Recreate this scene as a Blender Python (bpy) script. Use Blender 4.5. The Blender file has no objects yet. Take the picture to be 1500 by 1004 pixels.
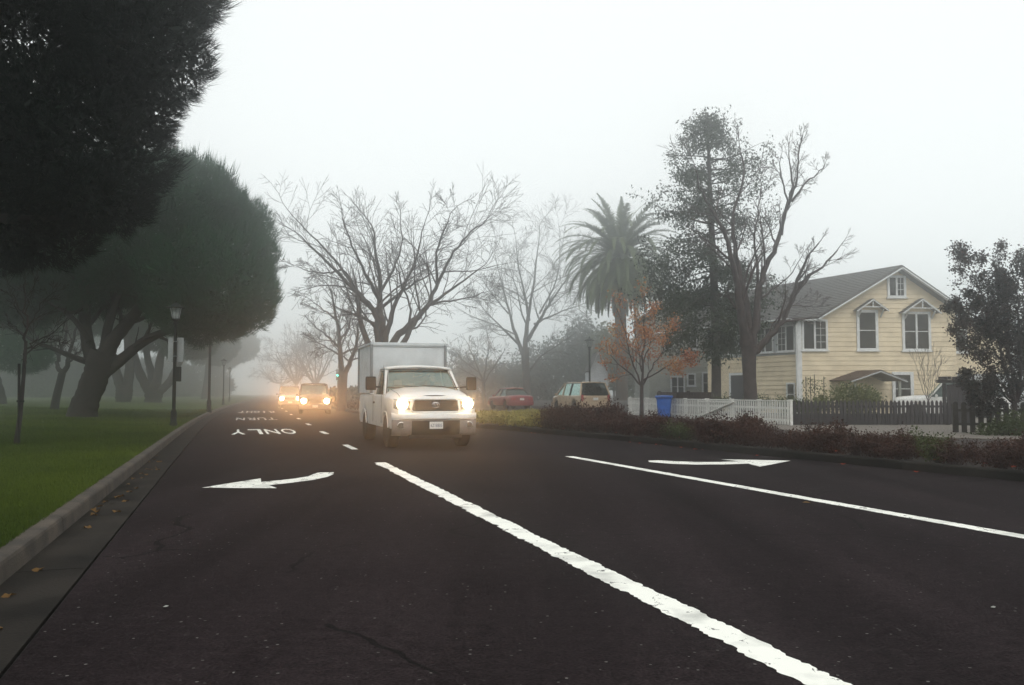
import bpy, math, random
import numpy as np
from mathutils import Vector, Matrix

sc = bpy.context.scene
COL = sc.collection
rad = math.radians

# ---------------------------------------------------------------- camera, world, sun, exposure
FPX = 1300.0                      # focal length in photo pixels (photo is 1500 x 1004)
CAMH = 1.30
PITCH = math.atan(73.0 / FPX)     # horizon sits 73 px under the picture centre
cam_data = bpy.data.cameras.new('camera')
cam = bpy.data.objects.new('camera', cam_data)
COL.objects.link(cam)
cam.location = (0, 0, CAMH)
cam.rotation_euler = (rad(90) + PITCH, 0, 0)
cam_data.sensor_width = 36.0
cam_data.lens = 36.0 * FPX / 1500.0
cam_data.clip_start = 0.05
cam_data.clip_end = 3000
sc.camera = cam

SUN_EL, SUN_AZ = 42.0, 165.0      # azimuth from +Y, negative is to the left of the view
world = bpy.data.worlds.new('World')
sc.world = world
world.use_nodes = True
wn, wl = world.node_tree.nodes, world.node_tree.links
wn.clear()
sky_n = wn.new('ShaderNodeTexSky')
sky_n.sky_type = 'NISHITA'
sky_n.sun_disc = False
sky_n.sun_elevation = rad(SUN_EL)
sky_n.sun_rotation = rad(SUN_AZ)
sky_n.dust_density = 6.0
sky_n.air_density = 0.6
bg_sky = wn.new('ShaderNodeBackground'); bg_sky.inputs['Strength'].default_value = 0.05
bg_cloud = wn.new('ShaderNodeBackground')          # the even cloud deck above the fog
bg_cloud.inputs['Color'].default_value = (0.965, 1.0, 0.99, 1)
bg_cloud.inputs['Strength'].default_value = 1.0
add_n = wn.new('ShaderNodeMixShader'); add_n.inputs[0].default_value = 0.88
out_n = wn.new('ShaderNodeOutputWorld')
wl.new(sky_n.outputs[0], bg_sky.inputs['Color'])
wl.new(bg_sky.outputs[0], add_n.inputs[1])
wl.new(bg_cloud.outputs[0], add_n.inputs[2])
wl.new(add_n.outputs[0], out_n.inputs['Surface'])

sun_d = bpy.data.lights.new('sun', 'SUN')
sun_d.energy = 0.8
sun_d.angle = rad(40)
sun_d.color = (1.0, 0.95, 0.88)
sun = bpy.data.objects.new('sun', sun_d)
COL.objects.link(sun)
_sd = Vector((math.sin(rad(SUN_AZ)) * math.cos(rad(SUN_EL)), math.cos(rad(SUN_AZ)) * math.cos(rad(SUN_EL)), math.sin(rad(SUN_EL))))
sun.rotation_euler = _sd.to_track_quat('Z', 'Y').to_euler()
sun.location = (0, 0, 60)

sc.view_settings.view_transform = 'Standard'
sc.view_settings.look = 'None'
sc.view_settings.exposure = 0.24
sc.view_settings.gamma = 1.0
sc.view_settings.use_curve_mapping = False
sc.render.engine = 'CYCLES'
cy = sc.cycles
cy.use_denoising = True
try:
    cy.denoiser = 'OPENIMAGEDENOISE'
except Exception:
    pass
cy.max_bounces = 12
cy.diffuse_bounces = 3
cy.glossy_bounces = 2
cy.transmission_bounces = 4
cy.transparent_max_bounces = 8
cy.volume_bounces = 10
cy.caustics_reflective = False
cy.caustics_refractive = False
cy.sample_clamp_indirect = 6.0

# ---------------------------------------------------------------- layout helpers
_F = np.array([0, math.cos(PITCH), math.sin(PITCH)])
_U = np.array([0, -math.sin(PITCH), math.cos(PITCH)])
_R = np.array([1.0, 0, 0])
def ray(px, py):
    return _F + _R * ((px - 750.0) / FPX) + _U * ((502.0 - py) / FPX)
def P(px, py, D):
    """world point at distance D ahead that the photo shows at (px, py)"""
    r = ray(px, py)
    return np.array([0, 0, CAMH]) + r * (D / r[1])
def G(px, py, z=0.0):
    """world point on the level z that the photo shows at (px, py)"""
    r = ray(px, py)
    return np.array([0, 0, CAMH]) + r * ((z - CAMH) / r[2])
def ppm(D):
    return FPX / D
ROAD_A = math.atan(412.0 / FPX)
_ca, _sa = math.cos(ROAD_A), math.sin(ROAD_A)
def bend(v):
    d = max(0.0, v - 25.0)
    return 0.0004 * d * d if d < 60 else 0.0004 * 3600 + 0.048 * (d - 60)
def RV(u, v, z=0.0):
    """road frame: u to the right of the camera line, v along the road"""
    u = u + bend(v)
    return np.array([u * _ca - v * _sa, u * _sa + v * _ca, z])
def to_uv(p):
    v = -p[0] * _sa + p[1] * _ca
    return p[0] * _ca + p[1] * _sa - bend(v), v

# ---------------------------------------------------------------- object helpers
def link(o, parent=None):
    COL.objects.link(o)
    if parent is not None:
        o.parent = parent
    return o
def tag(o, label=None, cat=None, group=None, kind=None):
    if label: o['label'] = label
    if cat: o['category'] = cat
    if group: o['group'] = group
    if kind: o['kind'] = kind
    return o
def thing(name, label, cat, loc=(0, 0, 0), rz=0.0, group=None, scale=1.0):
    o = bpy.data.objects.new(name, None)
    COL.objects.link(o)
    o.empty_display_size = 0.2
    o.location = tuple(loc)
    o.rotation_euler = (0, 0, rz)
    o.scale = (scale,) * 3 if not hasattr(scale, '__len__') else tuple(scale)
    return tag(o, label, cat, group)
def copy_tree(o, parent=None):
    c = o.copy()
    COL.objects.link(c)
    c.parent = parent
    for ch in list(o.children):
        copy_tree(ch, c)
    return c
def inst(name, mesh, parent=None, loc=(0, 0, 0), rot=(0, 0, 0), scale=(1, 1, 1)):
    o = bpy.data.objects.new(name, mesh)
    link(o, parent)
    o.location = tuple(loc); o.rotation_euler = tuple(rot); o.scale = tuple(scale)
    return o
def bevel(o, w=0.01, seg=2):
    m = o.modifiers.new('bevel', 'BEVEL')
    m.width = w; m.segments = seg; m.limit_method = 'ANGLE'; m.angle_limit = rad(40)
    return o

class MB:
    """collects shapes for ONE mesh"""
    def __init__(s):
        s.v, s.f, s.m = [], [], []
    def add(s, verts, faces, mi=0):
        b = len(s.v)
        s.v.extend([tuple(map(float, p)) for p in verts])
        s.f.extend([tuple(i + b for i in f) for f in faces])
        s.m.extend([mi] * len(faces))
        return s
    def box(s, lo, hi, mi=0):
        (a, b, c), (d, e, f) = lo, hi
        return s.add([(a, b, c), (d, b, c), (d, e, c), (a, e, c), (a, b, f), (d, b, f), (d, e, f), (a, e, f)],
                     [(0, 3, 2, 1), (4, 5, 6, 7), (0, 1, 5, 4), (1, 2, 6, 5), (2, 3, 7, 6), (3, 0, 4, 7)], mi)
    def prism(s, poly, off, mi=0):
        n = len(poly)
        a = [np.array(p, float) for p in poly]
        o = np.array(off, float)
        nrm = sum((np.cross(a[i] - a[0], a[(i + 1) % n] - a[0]) for i in range(n)), np.zeros(3))
        if np.dot(nrm, o) > 0:
            a = a[::-1]
        vs = a + [p + o for p in a]
        fs = [tuple(range(n)), tuple(range(2 * n - 1, n - 1, -1))]
        for i in range(n):
            j = (i + 1) % n
            fs.append((i, i + n, j + n, j))
        return s.add(vs, fs, mi)
    def bar(s, p, q, w, d, up=(0, 0, 1), mi=0):
        p, q = np.array(p, float), np.array(q, float)
        t = (q - p) / max(1e-9, np.linalg.norm(q - p))
        u = np.array(up, float)
        a = np.cross(t, u)
        if np.linalg.norm(a) < 1e-6:
            a = np.cross(t, (1, 0, 0))
        a /= np.linalg.norm(a)
        b = np.cross(a, t)
        return s.prism([p - a * w / 2 - b * d / 2, p + a * w / 2 - b * d / 2, p + a * w / 2 + b * d / 2, p - a * w / 2 + b * d / 2], q - p, mi)
    def tube(s, pts, radii, n=8, caps=True, mi=0):
        pts = [np.array(p, float) for p in pts]
        if not hasattr(radii, '__len__'):
            radii = [radii] * len(pts)
        ref = None
        rings = []
        for i, p in enumerate(pts):
            t = pts[min(i + 1, len(pts) - 1)] - pts[max(i - 1, 0)]
            t = t / max(1e-9, np.linalg.norm(t))
            if ref is None:
                ref = np.cross(t, (0.31, 0.17, 0.93))
                if np.linalg.norm(ref) < 1e-3:
                    ref = np.cross(t, (1, 0, 0))
            a = ref - t * np.dot(ref, t)
            a /= max(1e-9, np.linalg.norm(a))
            ref = a
            b = np.cross(t, a)
            rings.append([p + radii[i] * (a * math.cos(2 * math.pi * k / n) + b * math.sin(2 * math.pi * k / n)) for k in range(n)])
        vs = [q for r in rings for q in r]
        fs = []
        for i in range(len(pts) - 1):
            for k in range(n):
                j = (k + 1) % n
                fs.append((i * n + k, i * n + j, (i + 1) * n + j, (i + 1) * n + k))
        if caps:
            fs.append(tuple(range(n - 1, -1, -1)))
            fs.append(tuple((len(pts) - 1) * n + k for k in range(n)))
        return s.add(vs, fs, mi)
    def lathe(s, prof, n=16, c=(0, 0, 0), axis='z', mi=0, flat=False):
        vs = []
        for r, h in prof:
            for k in range(n):
                t = 2 * math.pi * (k + (0.5 if flat else 0)) / n
                x, y = r * math.cos(t), r * math.sin(t)
                q = {'z': (x, y, h), 'y': (x, h, y), 'x': (h, x, y)}[axis]
                vs.append((q[0] + c[0], q[1] + c[1], q[2] + c[2]))
        fs = []
        for i in range(len(prof) - 1):
            for k in range(n):
                j = (k + 1) % n
                fs.append((i * n + k, i * n + j, (i + 1) * n + j, (i + 1) * n + k))
        fs.append(tuple(range(n - 1, -1, -1)))
        fs.append(tuple((len(prof) - 1) * n + k for k in range(n)))
        return s.add(vs, fs, mi)
    def grid(s, rows, mi=0, closed=False):
        """rows: equal length lists of points"""
        n = len(rows[0])
        vs = [p for r in rows for p in r]
        fs = []
        for i in range(len(rows) - 1):
            for k in range(n if closed else n - 1):
                j = (k + 1) % n
                fs.append((i * n + k, i * n + j, (i + 1) * n + j, (i + 1) * n + k))
        return s.add(vs, fs, mi)
    def mesh(s, name, mats, smooth=None, fix=False):
        me = bpy.data.meshes.new(name)
        me.from_pydata(s.v, [], s.f)
        for m in (mats if isinstance(mats, (list, tuple)) else [mats]):
            me.materials.append(MAT[m] if isinstance(m, str) else m)
        if any(s.m):
            me.polygons.foreach_set('material_index', s.m)
        if smooth is not None:
            me.polygons.foreach_set('use_smooth', [True] * len(s.f))
            me.set_sharp_from_angle(angle=rad(smooth))
        if fix:
            import bmesh
            bm = bmesh.new(); bm.from_mesh(me)
            bmesh.ops.recalc_face_normals(bm, faces=bm.faces)
            bm.to_mesh(me); bm.free()
        me.update()
        return me
    def build(s, name, mats, parent=None, smooth=None, fix=False):
        return link(bpy.data.objects.new(name, s.mesh(name, mats, smooth, fix)), parent)

def array_mesh(name, verts, faces_n, mat, smooth=False):
    """verts (N,3); faces are consecutive runs of faces_n vertices"""
    verts = np.asarray(verts, np.float32)
    n = len(verts); nf = n // faces_n
    me = bpy.data.meshes.new(name)
    me.vertices.add(n); me.vertices.foreach_set('co', verts.ravel())
    me.loops.add(n); me.loops.foreach_set('vertex_index', np.arange(n, dtype=np.int32))
    me.polygons.add(nf)
    me.polygons.foreach_set('loop_start', np.arange(0, n, faces_n, dtype=np.int32))
    me.polygons.foreach_set('loop_total', np.full(nf, faces_n, dtype=np.int32))
    me.materials.append(MAT[mat] if isinstance(mat, str) else mat)
    me.update(calc_edges=True)
    return me
def indexed_mesh(name, verts, quads, mat, smooth=True):
    verts = np.asarray(verts, np.float32); quads = np.asarray(quads, np.int32)
    me = bpy.data.meshes.new(name)
    me.vertices.add(len(verts)); me.vertices.foreach_set('co', verts.ravel())
    me.loops.add(quads.size); me.loops.foreach_set('vertex_index', quads.ravel())
    me.polygons.add(len(quads))
    me.polygons.foreach_set('loop_start', np.arange(0, quads.size, 4, dtype=np.int32))
    me.polygons.foreach_set('loop_total', np.full(len(quads), 4, dtype=np.int32))
    if smooth:
        me.polygons.foreach_set('use_smooth', np.ones(len(quads), dtype=bool))
    me.materials.append(MAT[mat])
    me.update(calc_edges=True)
    return me

# ---------------------------------------------------------------- materials
MAT = {}
def material(name, base, rough=0.7, var=0.0, scale=8.0, metal=0.0, bump=0.0, bscale=40.0, spec=0.5, second=None,
             emit=None, estr=0.0, objrand=0.0, coat=0.0, detail=6.0, sub=0.0):
    m = bpy.data.materials.new(name)
    m.use_nodes = True
    nt = m.node_tree; N, L = nt.nodes, nt.links
    b = N['Principled BSDF']
    b.inputs['Roughness'].default_value = rough
    b.inputs['Metallic'].default_value = metal
    b.inputs['Specular IOR Level'].default_value = spec
    if coat: b.inputs['Coat Weight'].default_value = coat
    tc = N.new('ShaderNodeTexCoord')
    if second is None:
        second = tuple(c * (1 - var) for c in base)
        base_hi = tuple(min(1, c * (1 + var)) for c in base)
    else:
        base_hi = base
    nz = N.new('ShaderNodeTexNoise'); nz.inputs['Scale'].default_value = scale; nz.inputs['Detail'].default_value = detail
    L.new(tc.outputs['Object'], nz.inputs['Vector'])
    rp = N.new('ShaderNodeValToRGB')
    rp.color_ramp.elements[0].position = 0.35; rp.color_ramp.elements[1].position = 0.65
    rp.color_ramp.elements[0].color = (*second, 1); rp.color_ramp.elements[1].color = (*base_hi, 1)
    L.new(nz.outputs['Fac'], rp.inputs['Fac'])
    col = rp.outputs['Color']
    if objrand:
        oi = N.new('ShaderNodeObjectInfo')
        hs = N.new('ShaderNodeHueSaturation')
        mr = N.new('ShaderNodeMapRange')
        mr.inputs['To Min'].default_value = 1 - objrand; mr.inputs['To Max'].default_value = 1 + objrand
        L.new(oi.outputs['Random'], mr.inputs['Value']); L.new(mr.outputs[0], hs.inputs['Value'])
        L.new(col, hs.inputs['Color']); col = hs.outputs['Color']
    L.new(col, b.inputs['Base Color'])
    if bump:
        n2 = N.new('ShaderNodeTexNoise'); n2.inputs['Scale'].default_value = bscale; n2.inputs['Detail'].default_value = 5
        L.new(tc.outputs['Object'], n2.inputs['Vector'])
        bp = N.new('ShaderNodeBump'); bp.inputs['Strength'].default_value = bump; bp.inputs['Distance'].default_value = 0.02
        L.new(n2.outputs['Fac'], bp.inputs['Height']); L.new(bp.outputs[0], b.inputs['Normal'])
    if emit:
        b.inputs['Emission Color'].default_value = (*emit, 1); b.inputs['Emission Strength'].default_value = estr
    MAT[name] = m
    return m
def leafmat(name, c1, c2, scale=0.6, trans=0.25, rough=0.6):
    """foliage: colour varies leaf by leaf and clump by clump, a little light passes through"""
    m = bpy.data.materials.new(name); m.use_nodes = True
    nt = m.node_tree; N, L = nt.nodes, nt.links
    b = N['Principled BSDF']; b.inputs['Roughness'].default_value = rough; b.inputs['Specular IOR Level'].default_value = 0.12
    geo = N.new('ShaderNodeNewGeometry')
    tc = N.new('ShaderNodeTexCoord')
    nz = N.new('ShaderNodeTexNoise'); nz.inputs['Scale'].default_value = scale; nz.inputs['Detail'].default_value = 3
    L.new(tc.outputs['Object'], nz.inputs['Vector'])
    mx = N.new('ShaderNodeMath'); mx.operation = 'ADD'
    m2 = N.new('ShaderNodeMath'); m2.operation = 'MULTIPLY'; m2.inputs[1].default_value = 0.5
    L.new(geo.outputs['Random Per Island'], m2.inputs[0])
    m3 = N.new('ShaderNodeMath'); m3.operation = 'MULTIPLY_ADD'; m3.inputs[1].default_value = 1.6; m3.inputs[2].default_value = -0.55
    L.new(nz.outputs['Fac'], m3.inputs[0])
    L.new(m2.outputs[0], mx.inputs[0]); L.new(m3.outputs[0], mx.inputs[1])
    rp = N.new('ShaderNodeValToRGB')
    rp.color_ramp.elements[0].color = (*c1, 1); rp.color_ramp.elements[1].color = (*c2, 1)
    L.new(mx.outputs[0], rp.inputs['Fac'])
    L.new(rp.outputs[0], b.inputs['Base Color'])
    tr = N.new('ShaderNodeBsdfTranslucent'); L.new(rp.outputs[0], tr.inputs['Color'])
    ms = N.new('ShaderNodeMixShader'); ms.inputs[0].default_value = trans
    L.new(b.outputs[0], ms.inputs[1]); L.new(tr.outputs[0], ms.inputs[2])
    L.new(ms.outputs[0], N['Material Output'].inputs['Surface'])
    MAT[name] = m
    return m
def glassmat(name, tint, clear=0.6, rough=0.04, refl=0.03):
    """car glass: tinted see-through plus mirror reflection"""
    m = bpy.data.materials.new(name); m.use_nodes = True
    nt = m.node_tree; N, L = nt.nodes, nt.links
    N.remove(N['Principled BSDF'])
    t = N.new('ShaderNodeBsdfTransparent'); t.inputs['Color'].default_value = (*[c * clear for c in tint], 1)
    g = N.new('ShaderNodeBsdfGlossy'); g.inputs['Color'].default_value = (*tint, 1); g.inputs['Roughness'].default_value = rough
    lw = N.new('ShaderNodeLayerWeight'); lw.inputs['Blend'].default_value = 0.35
    nz = N.new('ShaderNodeTexNoise'); nz.inputs['Scale'].default_value = 3.0
    a0 = N.new('ShaderNodeMath'); a0.operation = 'MULTIPLY_ADD'; a0.inputs[1].default_value = 0.12; a0.inputs[2].default_value = refl
    ad = N.new('ShaderNodeMath'); ad.operation = 'MULTIPLY_ADD'; ad.inputs[1].default_value = 0.30
    L.new(nz.outputs['Fac'], a0.inputs[0]); L.new(lw.outputs['Facing'], ad.inputs[0]); L.new(a0.outputs[0], ad.inputs[2])
    mx = N.new('ShaderNodeMixShader')
    L.new(ad.outputs[0], mx.inputs[0]); L.new(t.outputs[0], mx.inputs[1]); L.new(g.outputs[0], mx.inputs[2])
    L.new(mx.outputs[0], N['Material Output'].inputs['Surface'])
    MAT[name] = m
    return m

def asphalt_mat():
    m = bpy.data.materials.new('asphalt'); m.use_nodes = True
    nt = m.node_tree; N, L = nt.nodes, nt.links
    b = N['Principled BSDF']
    tc = N.new('ShaderNodeTexCoord')
    def noise(s, d=4, r=0.5):
        n = N.new('ShaderNodeTexNoise'); n.inputs['Scale'].default_value = s; n.inputs['Detail'].default_value = d; n.inputs['Roughness'].default_value = r
        L.new(tc.outputs['Object'], n.inputs['Vector']); return n
    big, fine = noise(0.35, 5, 0.6), noise(55, 3)
    r1 = N.new('ShaderNodeValToRGB')
    r1.color_ramp.elements[0].position = 0.3; r1.color_ramp.elements[1].position = 0.75
    r1.color_ramp.elements[0].color = (0.0140, 0.0105, 0.0112, 1); r1.color_ramp.elements[1].color = (0.0235, 0.0178, 0.0186, 1)
    L.new(big.outputs['Fac'], r1.inputs['Fac'])
    r2 = N.new('ShaderNodeValToRGB')
    r2.color_ramp.elements[0].position = 0.3; r2.color_ramp.elements[1].position = 0.78
    r2.color_ramp.elements[0].color = (0.4, 0.4, 0.4, 1); r2.color_ramp.elements[1].color = (1.5, 1.5, 1.55, 1)
    L.new(fine.outputs['Fac'], r2.inputs['Fac'])
    mp = N.new('ShaderNodeMapping'); mp.inputs['Rotation'].default_value = (0, 0, -math.atan(412.0 / 1300.0)); mp.inputs['Scale'].default_value = (1.1, 0.045, 1)
    L.new(tc.outputs['Object'], mp.inputs['Vector'])
    tr = N.new('ShaderNodeTexNoise'); tr.inputs['Scale'].default_value = 1.0; tr.inputs['Detail'].default_value = 6; tr.inputs['Roughness'].default_value = 0.6; L.new(mp.outputs[0], tr.inputs['Vector'])
    r3 = N.new('ShaderNodeValToRGB'); r3.color_ramp.elements[0].position = 0.3; r3.color_ramp.elements[1].position = 0.7
    r3.color_ramp.elements[0].color = (0.72, 0.72, 0.72, 1); r3.color_ramp.elements[1].color = (1.35, 1.33, 1.33, 1); L.new(tr.outputs['Fac'], r3.inputs['Fac'])
    trk = N.new('ShaderNodeMix'); trk.data_type = 'RGBA'; trk.blend_type = 'MULTIPLY'; trk.inputs[0].default_value = 1
    L.new(r1.outputs[0], trk.inputs[6]); L.new(r3.outputs[0], trk.inputs[7])
    mul = N.new('ShaderNodeMix'); mul.data_type = 'RGBA'; mul.blend_type = 'MULTIPLY'; mul.inputs[0].default_value = 1
    L.new(trk.outputs[2], mul.inputs[6]); L.new(r2.outputs[0], mul.inputs[7])
    med = noise(11, 5, 0.7)
    r4 = N.new('ShaderNodeValToRGB'); r4.color_ramp.elements[0].position = 0.32; r4.color_ramp.elements[1].position = 0.72
    r4.color_ramp.elements[0].color = (0.68, 0.68, 0.68, 1); r4.color_ramp.elements[1].color = (1.45, 1.43, 1.43, 1); L.new(med.outputs['Fac'], r4.inputs['Fac'])
    mul2 = N.new('ShaderNodeMix'); mul2.data_type = 'RGBA'; mul2.blend_type = 'MULTIPLY'; mul2.inputs[0].default_value = 1
    L.new(mul.outputs[2], mul2.inputs[6]); L.new(r4.outputs[0], mul2.inputs[7]); mul = mul2
    # pale aggregate stones, sparse
    vo = N.new('ShaderNodeTexVoronoi'); vo.inputs['Scale'].default_value = 24
    L.new(tc.outputs['Object'], vo.inputs['Vector'])
    lt = N.new('ShaderNodeMath'); lt.operation = 'LESS_THAN'; lt.inputs[1].default_value = 0.2
    L.new(vo.outputs['Distance'], lt.inputs[0])
    sx = N.new('ShaderNodeSeparateColor'); L.new(vo.outputs['Color'], sx.inputs[0])
    gt = N.new('ShaderNodeMath'); gt.operation = 'GREATER_THAN'; gt.inputs[1].default_value = 0.90
    L.new(sx.outputs[0], gt.inputs[0])
    sp = N.new('ShaderNodeMath'); sp.operation = 'MULTIPLY'; L.new(lt.outputs[0], sp.inputs[0]); L.new(gt.outputs[0], sp.inputs[1])
    sp2 = N.new('ShaderNodeMath'); sp2.operation = 'MULTIPLY'; L.new(sp.outputs[0], sp2.inputs[0]); L.new(sx.outputs[1], sp2.inputs[1])
    mix = N.new('ShaderNodeMix'); mix.data_type = 'RGBA'
    L.new(sp2.outputs[0], mix.inputs[0]); L.new(mul.outputs[2], mix.inputs[6]); mix.inputs[7].default_value = (0.15, 0.14, 0.135, 1)
    # hairline cracks
    wob = noise(1.1, 4)
    vec = N.new('ShaderNodeMix'); vec.data_type = 'VECTOR'; vec.inputs[0].default_value = 0.35
    L.new(tc.outputs['Object'], vec.inputs[4]); L.new(wob.outputs['Color'], vec.inputs[5])
    vc = N.new('ShaderNodeTexVoronoi'); vc.feature = 'DISTANCE_TO_EDGE'; vc.inputs['Scale'].default_value = 0.32
    L.new(vec.outputs[1], vc.inputs['Vector'])
    cl = N.new('ShaderNodeMath'); cl.operation = 'LESS_THAN'; cl.inputs[1].default_value = 0.0035
    L.new(vc.outputs['Distance'], cl.inputs[0])
    brk = noise(0.8, 2)
    bk = N.new('ShaderNodeMath'); bk.operation = 'GREATER_THAN'; bk.inputs[1].default_value = 0.52; L.new(brk.outputs['Fac'], bk.inputs[0])
    cm = N.new('ShaderNodeMath'); cm.operation = 'MULTIPLY'; L.new(cl.outputs[0], cm.inputs[0]); L.new(bk.outputs[0], cm.inputs[1])
    mx2 = N.new('ShaderNodeMix'); mx2.data_type = 'RGBA'
    L.new(cm.outputs[0], mx2.inputs[0]); L.new(mix.outputs[2], mx2.inputs[6]); mx2.inputs[7].default_value = (0.008, 0.007, 0.007, 1)
    L.new(mx2.outputs[2], b.inputs['Base Color'])
    b.inputs['Roughness'].default_value = 0.95
    b.inputs['Specular IOR Level'].default_value = 0.04
    bp = N.new('ShaderNodeBump'); bp.inputs['Strength'].default_value = 0.8; bp.inputs['Distance'].default_value = 0.01
    L.new(fine.outputs['Fac'], bp.inputs['Height']); L.new(bp.outputs[0], b.inputs['Normal'])
    MAT['asphalt'] = m
def paint_mat(name, thr):
    """road paint, worn through to the asphalt in chips and cracks"""
    m = bpy.data.materials.new(name); m.use_nodes = True
    nt = m.node_tree; N, L = nt.nodes, nt.links
    b = N['Principled BSDF']; b.inputs['Roughness'].default_value = 0.6
    tc = N.new('ShaderNodeTexCoord')
    n1 = N.new('ShaderNodeTexNoise'); n1.inputs['Scale'].default_value = 5; n1.inputs['Detail'].default_value = 9; n1.inputs['Roughness'].default_value = 0.68
    L.new(tc.outputs['Object'], n1.inputs['Vector'])
    g1 = N.new('ShaderNodeMath'); g1.operation = 'GREATER_THAN'; g1.inputs[1].default_value = thr
    vo = N.new('ShaderNodeTexVoronoi'); vo.feature = 'DISTANCE_TO_EDGE'; vo.inputs['Scale'].default_value = 3.4
    wv = N.new('ShaderNodeMix'); wv.data_type = 'VECTOR'; wv.inputs[0].default_value = 0.22
    L.new(tc.outputs['Object'], wv.inputs[4]); L.new(n1.outputs['Color'], wv.inputs[5]); L.new(wv.outputs[1], vo.inputs['Vector'])
    ck = N.new('ShaderNodeMapRange'); ck.inputs['From Min'].default_value = 0.0; ck.inputs['From Max'].default_value = 0.022
    ck.inputs['To Min'].default_value = 0.13; ck.inputs['To Max'].default_value = 0.0
    L.new(vo.outputs['Distance'], ck.inputs['Value'])
    su = N.new('ShaderNodeMath'); su.operation = 'ADD'; L.new(n1.outputs['Fac'], su.inputs[0]); L.new(ck.outputs[0], su.inputs[1])
    L.new(su.outputs[0], g1.inputs[0])
    n2 = N.new('ShaderNodeTexNoise'); n2.inputs['Scale'].default_value = 2.5; n2.inputs['Detail'].default_value = 6
    L.new(tc.outputs['Object'], n2.inputs['Vector'])
    r = N.new('ShaderNodeValToRGB')
    r.color_ramp.elements[0].color = (0.40, 0.40, 0.37, 1); r.color_ramp.elements[1].color = (0.86, 0.86, 0.79, 1)
    r.color_ramp.elements[0].position = 0.25; r.color_ramp.elements[1].position = 0.5
    L.new(n2.outputs['Fac'], r.inputs['Fac'])
    mx = N.new('ShaderNodeMix'); mx.data_type = 'RGBA'
    L.new(g1.outputs[0], mx.inputs[0]); L.new(r.outputs[0], mx.inputs[6]); mx.inputs[7].default_value = (0.026, 0.02, 0.02, 1)
    L.new(mx.outputs[2], b.inputs['Base Color'])
    MAT[name] = m

asphalt_mat()
paint_mat('road_paint', 0.635)
paint_mat('road_paint_worn', 0.60)
paint_mat('road_paint_faded', 0.53)
material('concrete', (0.082, 0.064, 0.048), 0.95, second=(0.028, 0.022, 0.017), scale=3.0, bump=0.4, bscale=60, detail=9, objrand=0.10)
material('concrete_dark', (0.024, 0.0205, 0.0175), 0.95, second=(0.009, 0.008, 0.007), scale=1.4, bump=0.3, bscale=50, detail=9, objrand=0.12, spec=0.1)
material('tar', (0.008, 0.007, 0.007), 0.9, var=0.2)
material('soil', (0.030, 0.022, 0.017), 0.95, second=(0.014, 0.010, 0.008), scale=2.5, bump=0.6, bscale=25)
material('turf', (0.050, 0.074, 0.011), 0.95, second=(0.020, 0.033, 0.007), scale=0.35, bump=0.6, bscale=30, detail=8, spec=0.1)
material('far_ground', (0.05, 0.065, 0.03), 0.95, second=(0.035, 0.045, 0.022), scale=0.2, spec=0.1)
material('gravel_drive', (0.20, 0.175, 0.15), 0.95, second=(0.12, 0.105, 0.09), scale=9, bump=0.6, bscale=60)
material('white_paint', (0.72, 0.74, 0.75), 0.55, second=(0.60, 0.62, 0.62), scale=5)
material('fence_white', (0.76, 0.76, 0.73), 0.7, second=(0.60, 0.59, 0.55), scale=6)
material('fence_dark', (0.040, 0.034, 0.040), 0.85, second=(0.022, 0.019, 0.022), scale=5, bump=0.3, bscale=20, objrand=0.25)
material('fence_wood', (0.052, 0.042, 0.034), 0.85, second=(0.025, 0.022, 0.018), scale=6, bump=0.3, bscale=20, objrand=0.3)
material('siding_yellow', (0.78, 0.665, 0.475), 0.7, second=(0.63, 0.53, 0.375), scale=1.3, bump=0.12, bscale=14)
material('siding_grey', (0.27, 0.28, 0.25), 0.75, second=(0.22, 0.23, 0.21), scale=1.5)
material('siding_white', (0.46, 0.48, 0.50), 0.75, second=(0.38, 0.40, 0.42), scale=1.5)
material('shingle', (0.125, 0.12, 0.118), 0.95, second=(0.07, 0.068, 0.068), scale=7, bump=0.5, bscale=30, detail=8, objrand=0.06)
material('shingle_brown', (0.15, 0.09, 0.07), 0.95, second=(0.08, 0.055, 0.045), scale=7, bump=0.5, bscale=30)
material('window_dark', (0.010, 0.012, 0.016), 0.06, var=0.2, spec=0.2)
material('door_dark', (0.02, 0.026, 0.04), 0.4, var=0.2)
material('lamp_iron', (0.008, 0.013, 0.012), 0.8, second=(0.005, 0.008, 0.008), scale=12, spec=0.15)
material('lamp_glass', (0.30, 0.33, 0.33), 0.3, second=(0.20, 0.22, 0.22), scale=6)
material('sign_back', (0.30, 0.32, 0.32), 0.5, second=(0.24, 0.26, 0.26), scale=4, metal=0.3)
material('bin_blue', (0.012, 0.11, 0.46), 0.45, second=(0.01, 0.085, 0.37), scale=4)
material('bark_dark', (0.022, 0.017, 0.015), 0.95, second=(0.010, 0.008, 0.008), scale=4, bump=0.9, bscale=9)
material('bark_grey', (0.055, 0.045, 0.043), 0.95, second=(0.026, 0.021, 0.022), scale=4, bump=0.8, bscale=10)
material('bark_red', (0.058, 0.042, 0.040), 0.95, second=(0.026, 0.019, 0.020), scale=4, bump=0.8, bscale=10)
material('bark_palm', (0.085, 0.06, 0.045), 0.95, second=(0.04, 0.03, 0.024), scale=5, bump=0.8, bscale=8)
material('twig', (0.050, 0.036, 0.035), 0.9, second=(0.03, 0.022, 0.022), scale=3)
material('twig_red', (0.055, 0.030, 0.028), 0.9, second=(0.028, 0.016, 0.016), scale=3)
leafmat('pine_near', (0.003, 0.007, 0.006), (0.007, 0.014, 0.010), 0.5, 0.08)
leafmat('pine_mid', (0.007, 0.036, 0.020), (0.026, 0.090, 0.038), 0.45, 0.12)
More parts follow.
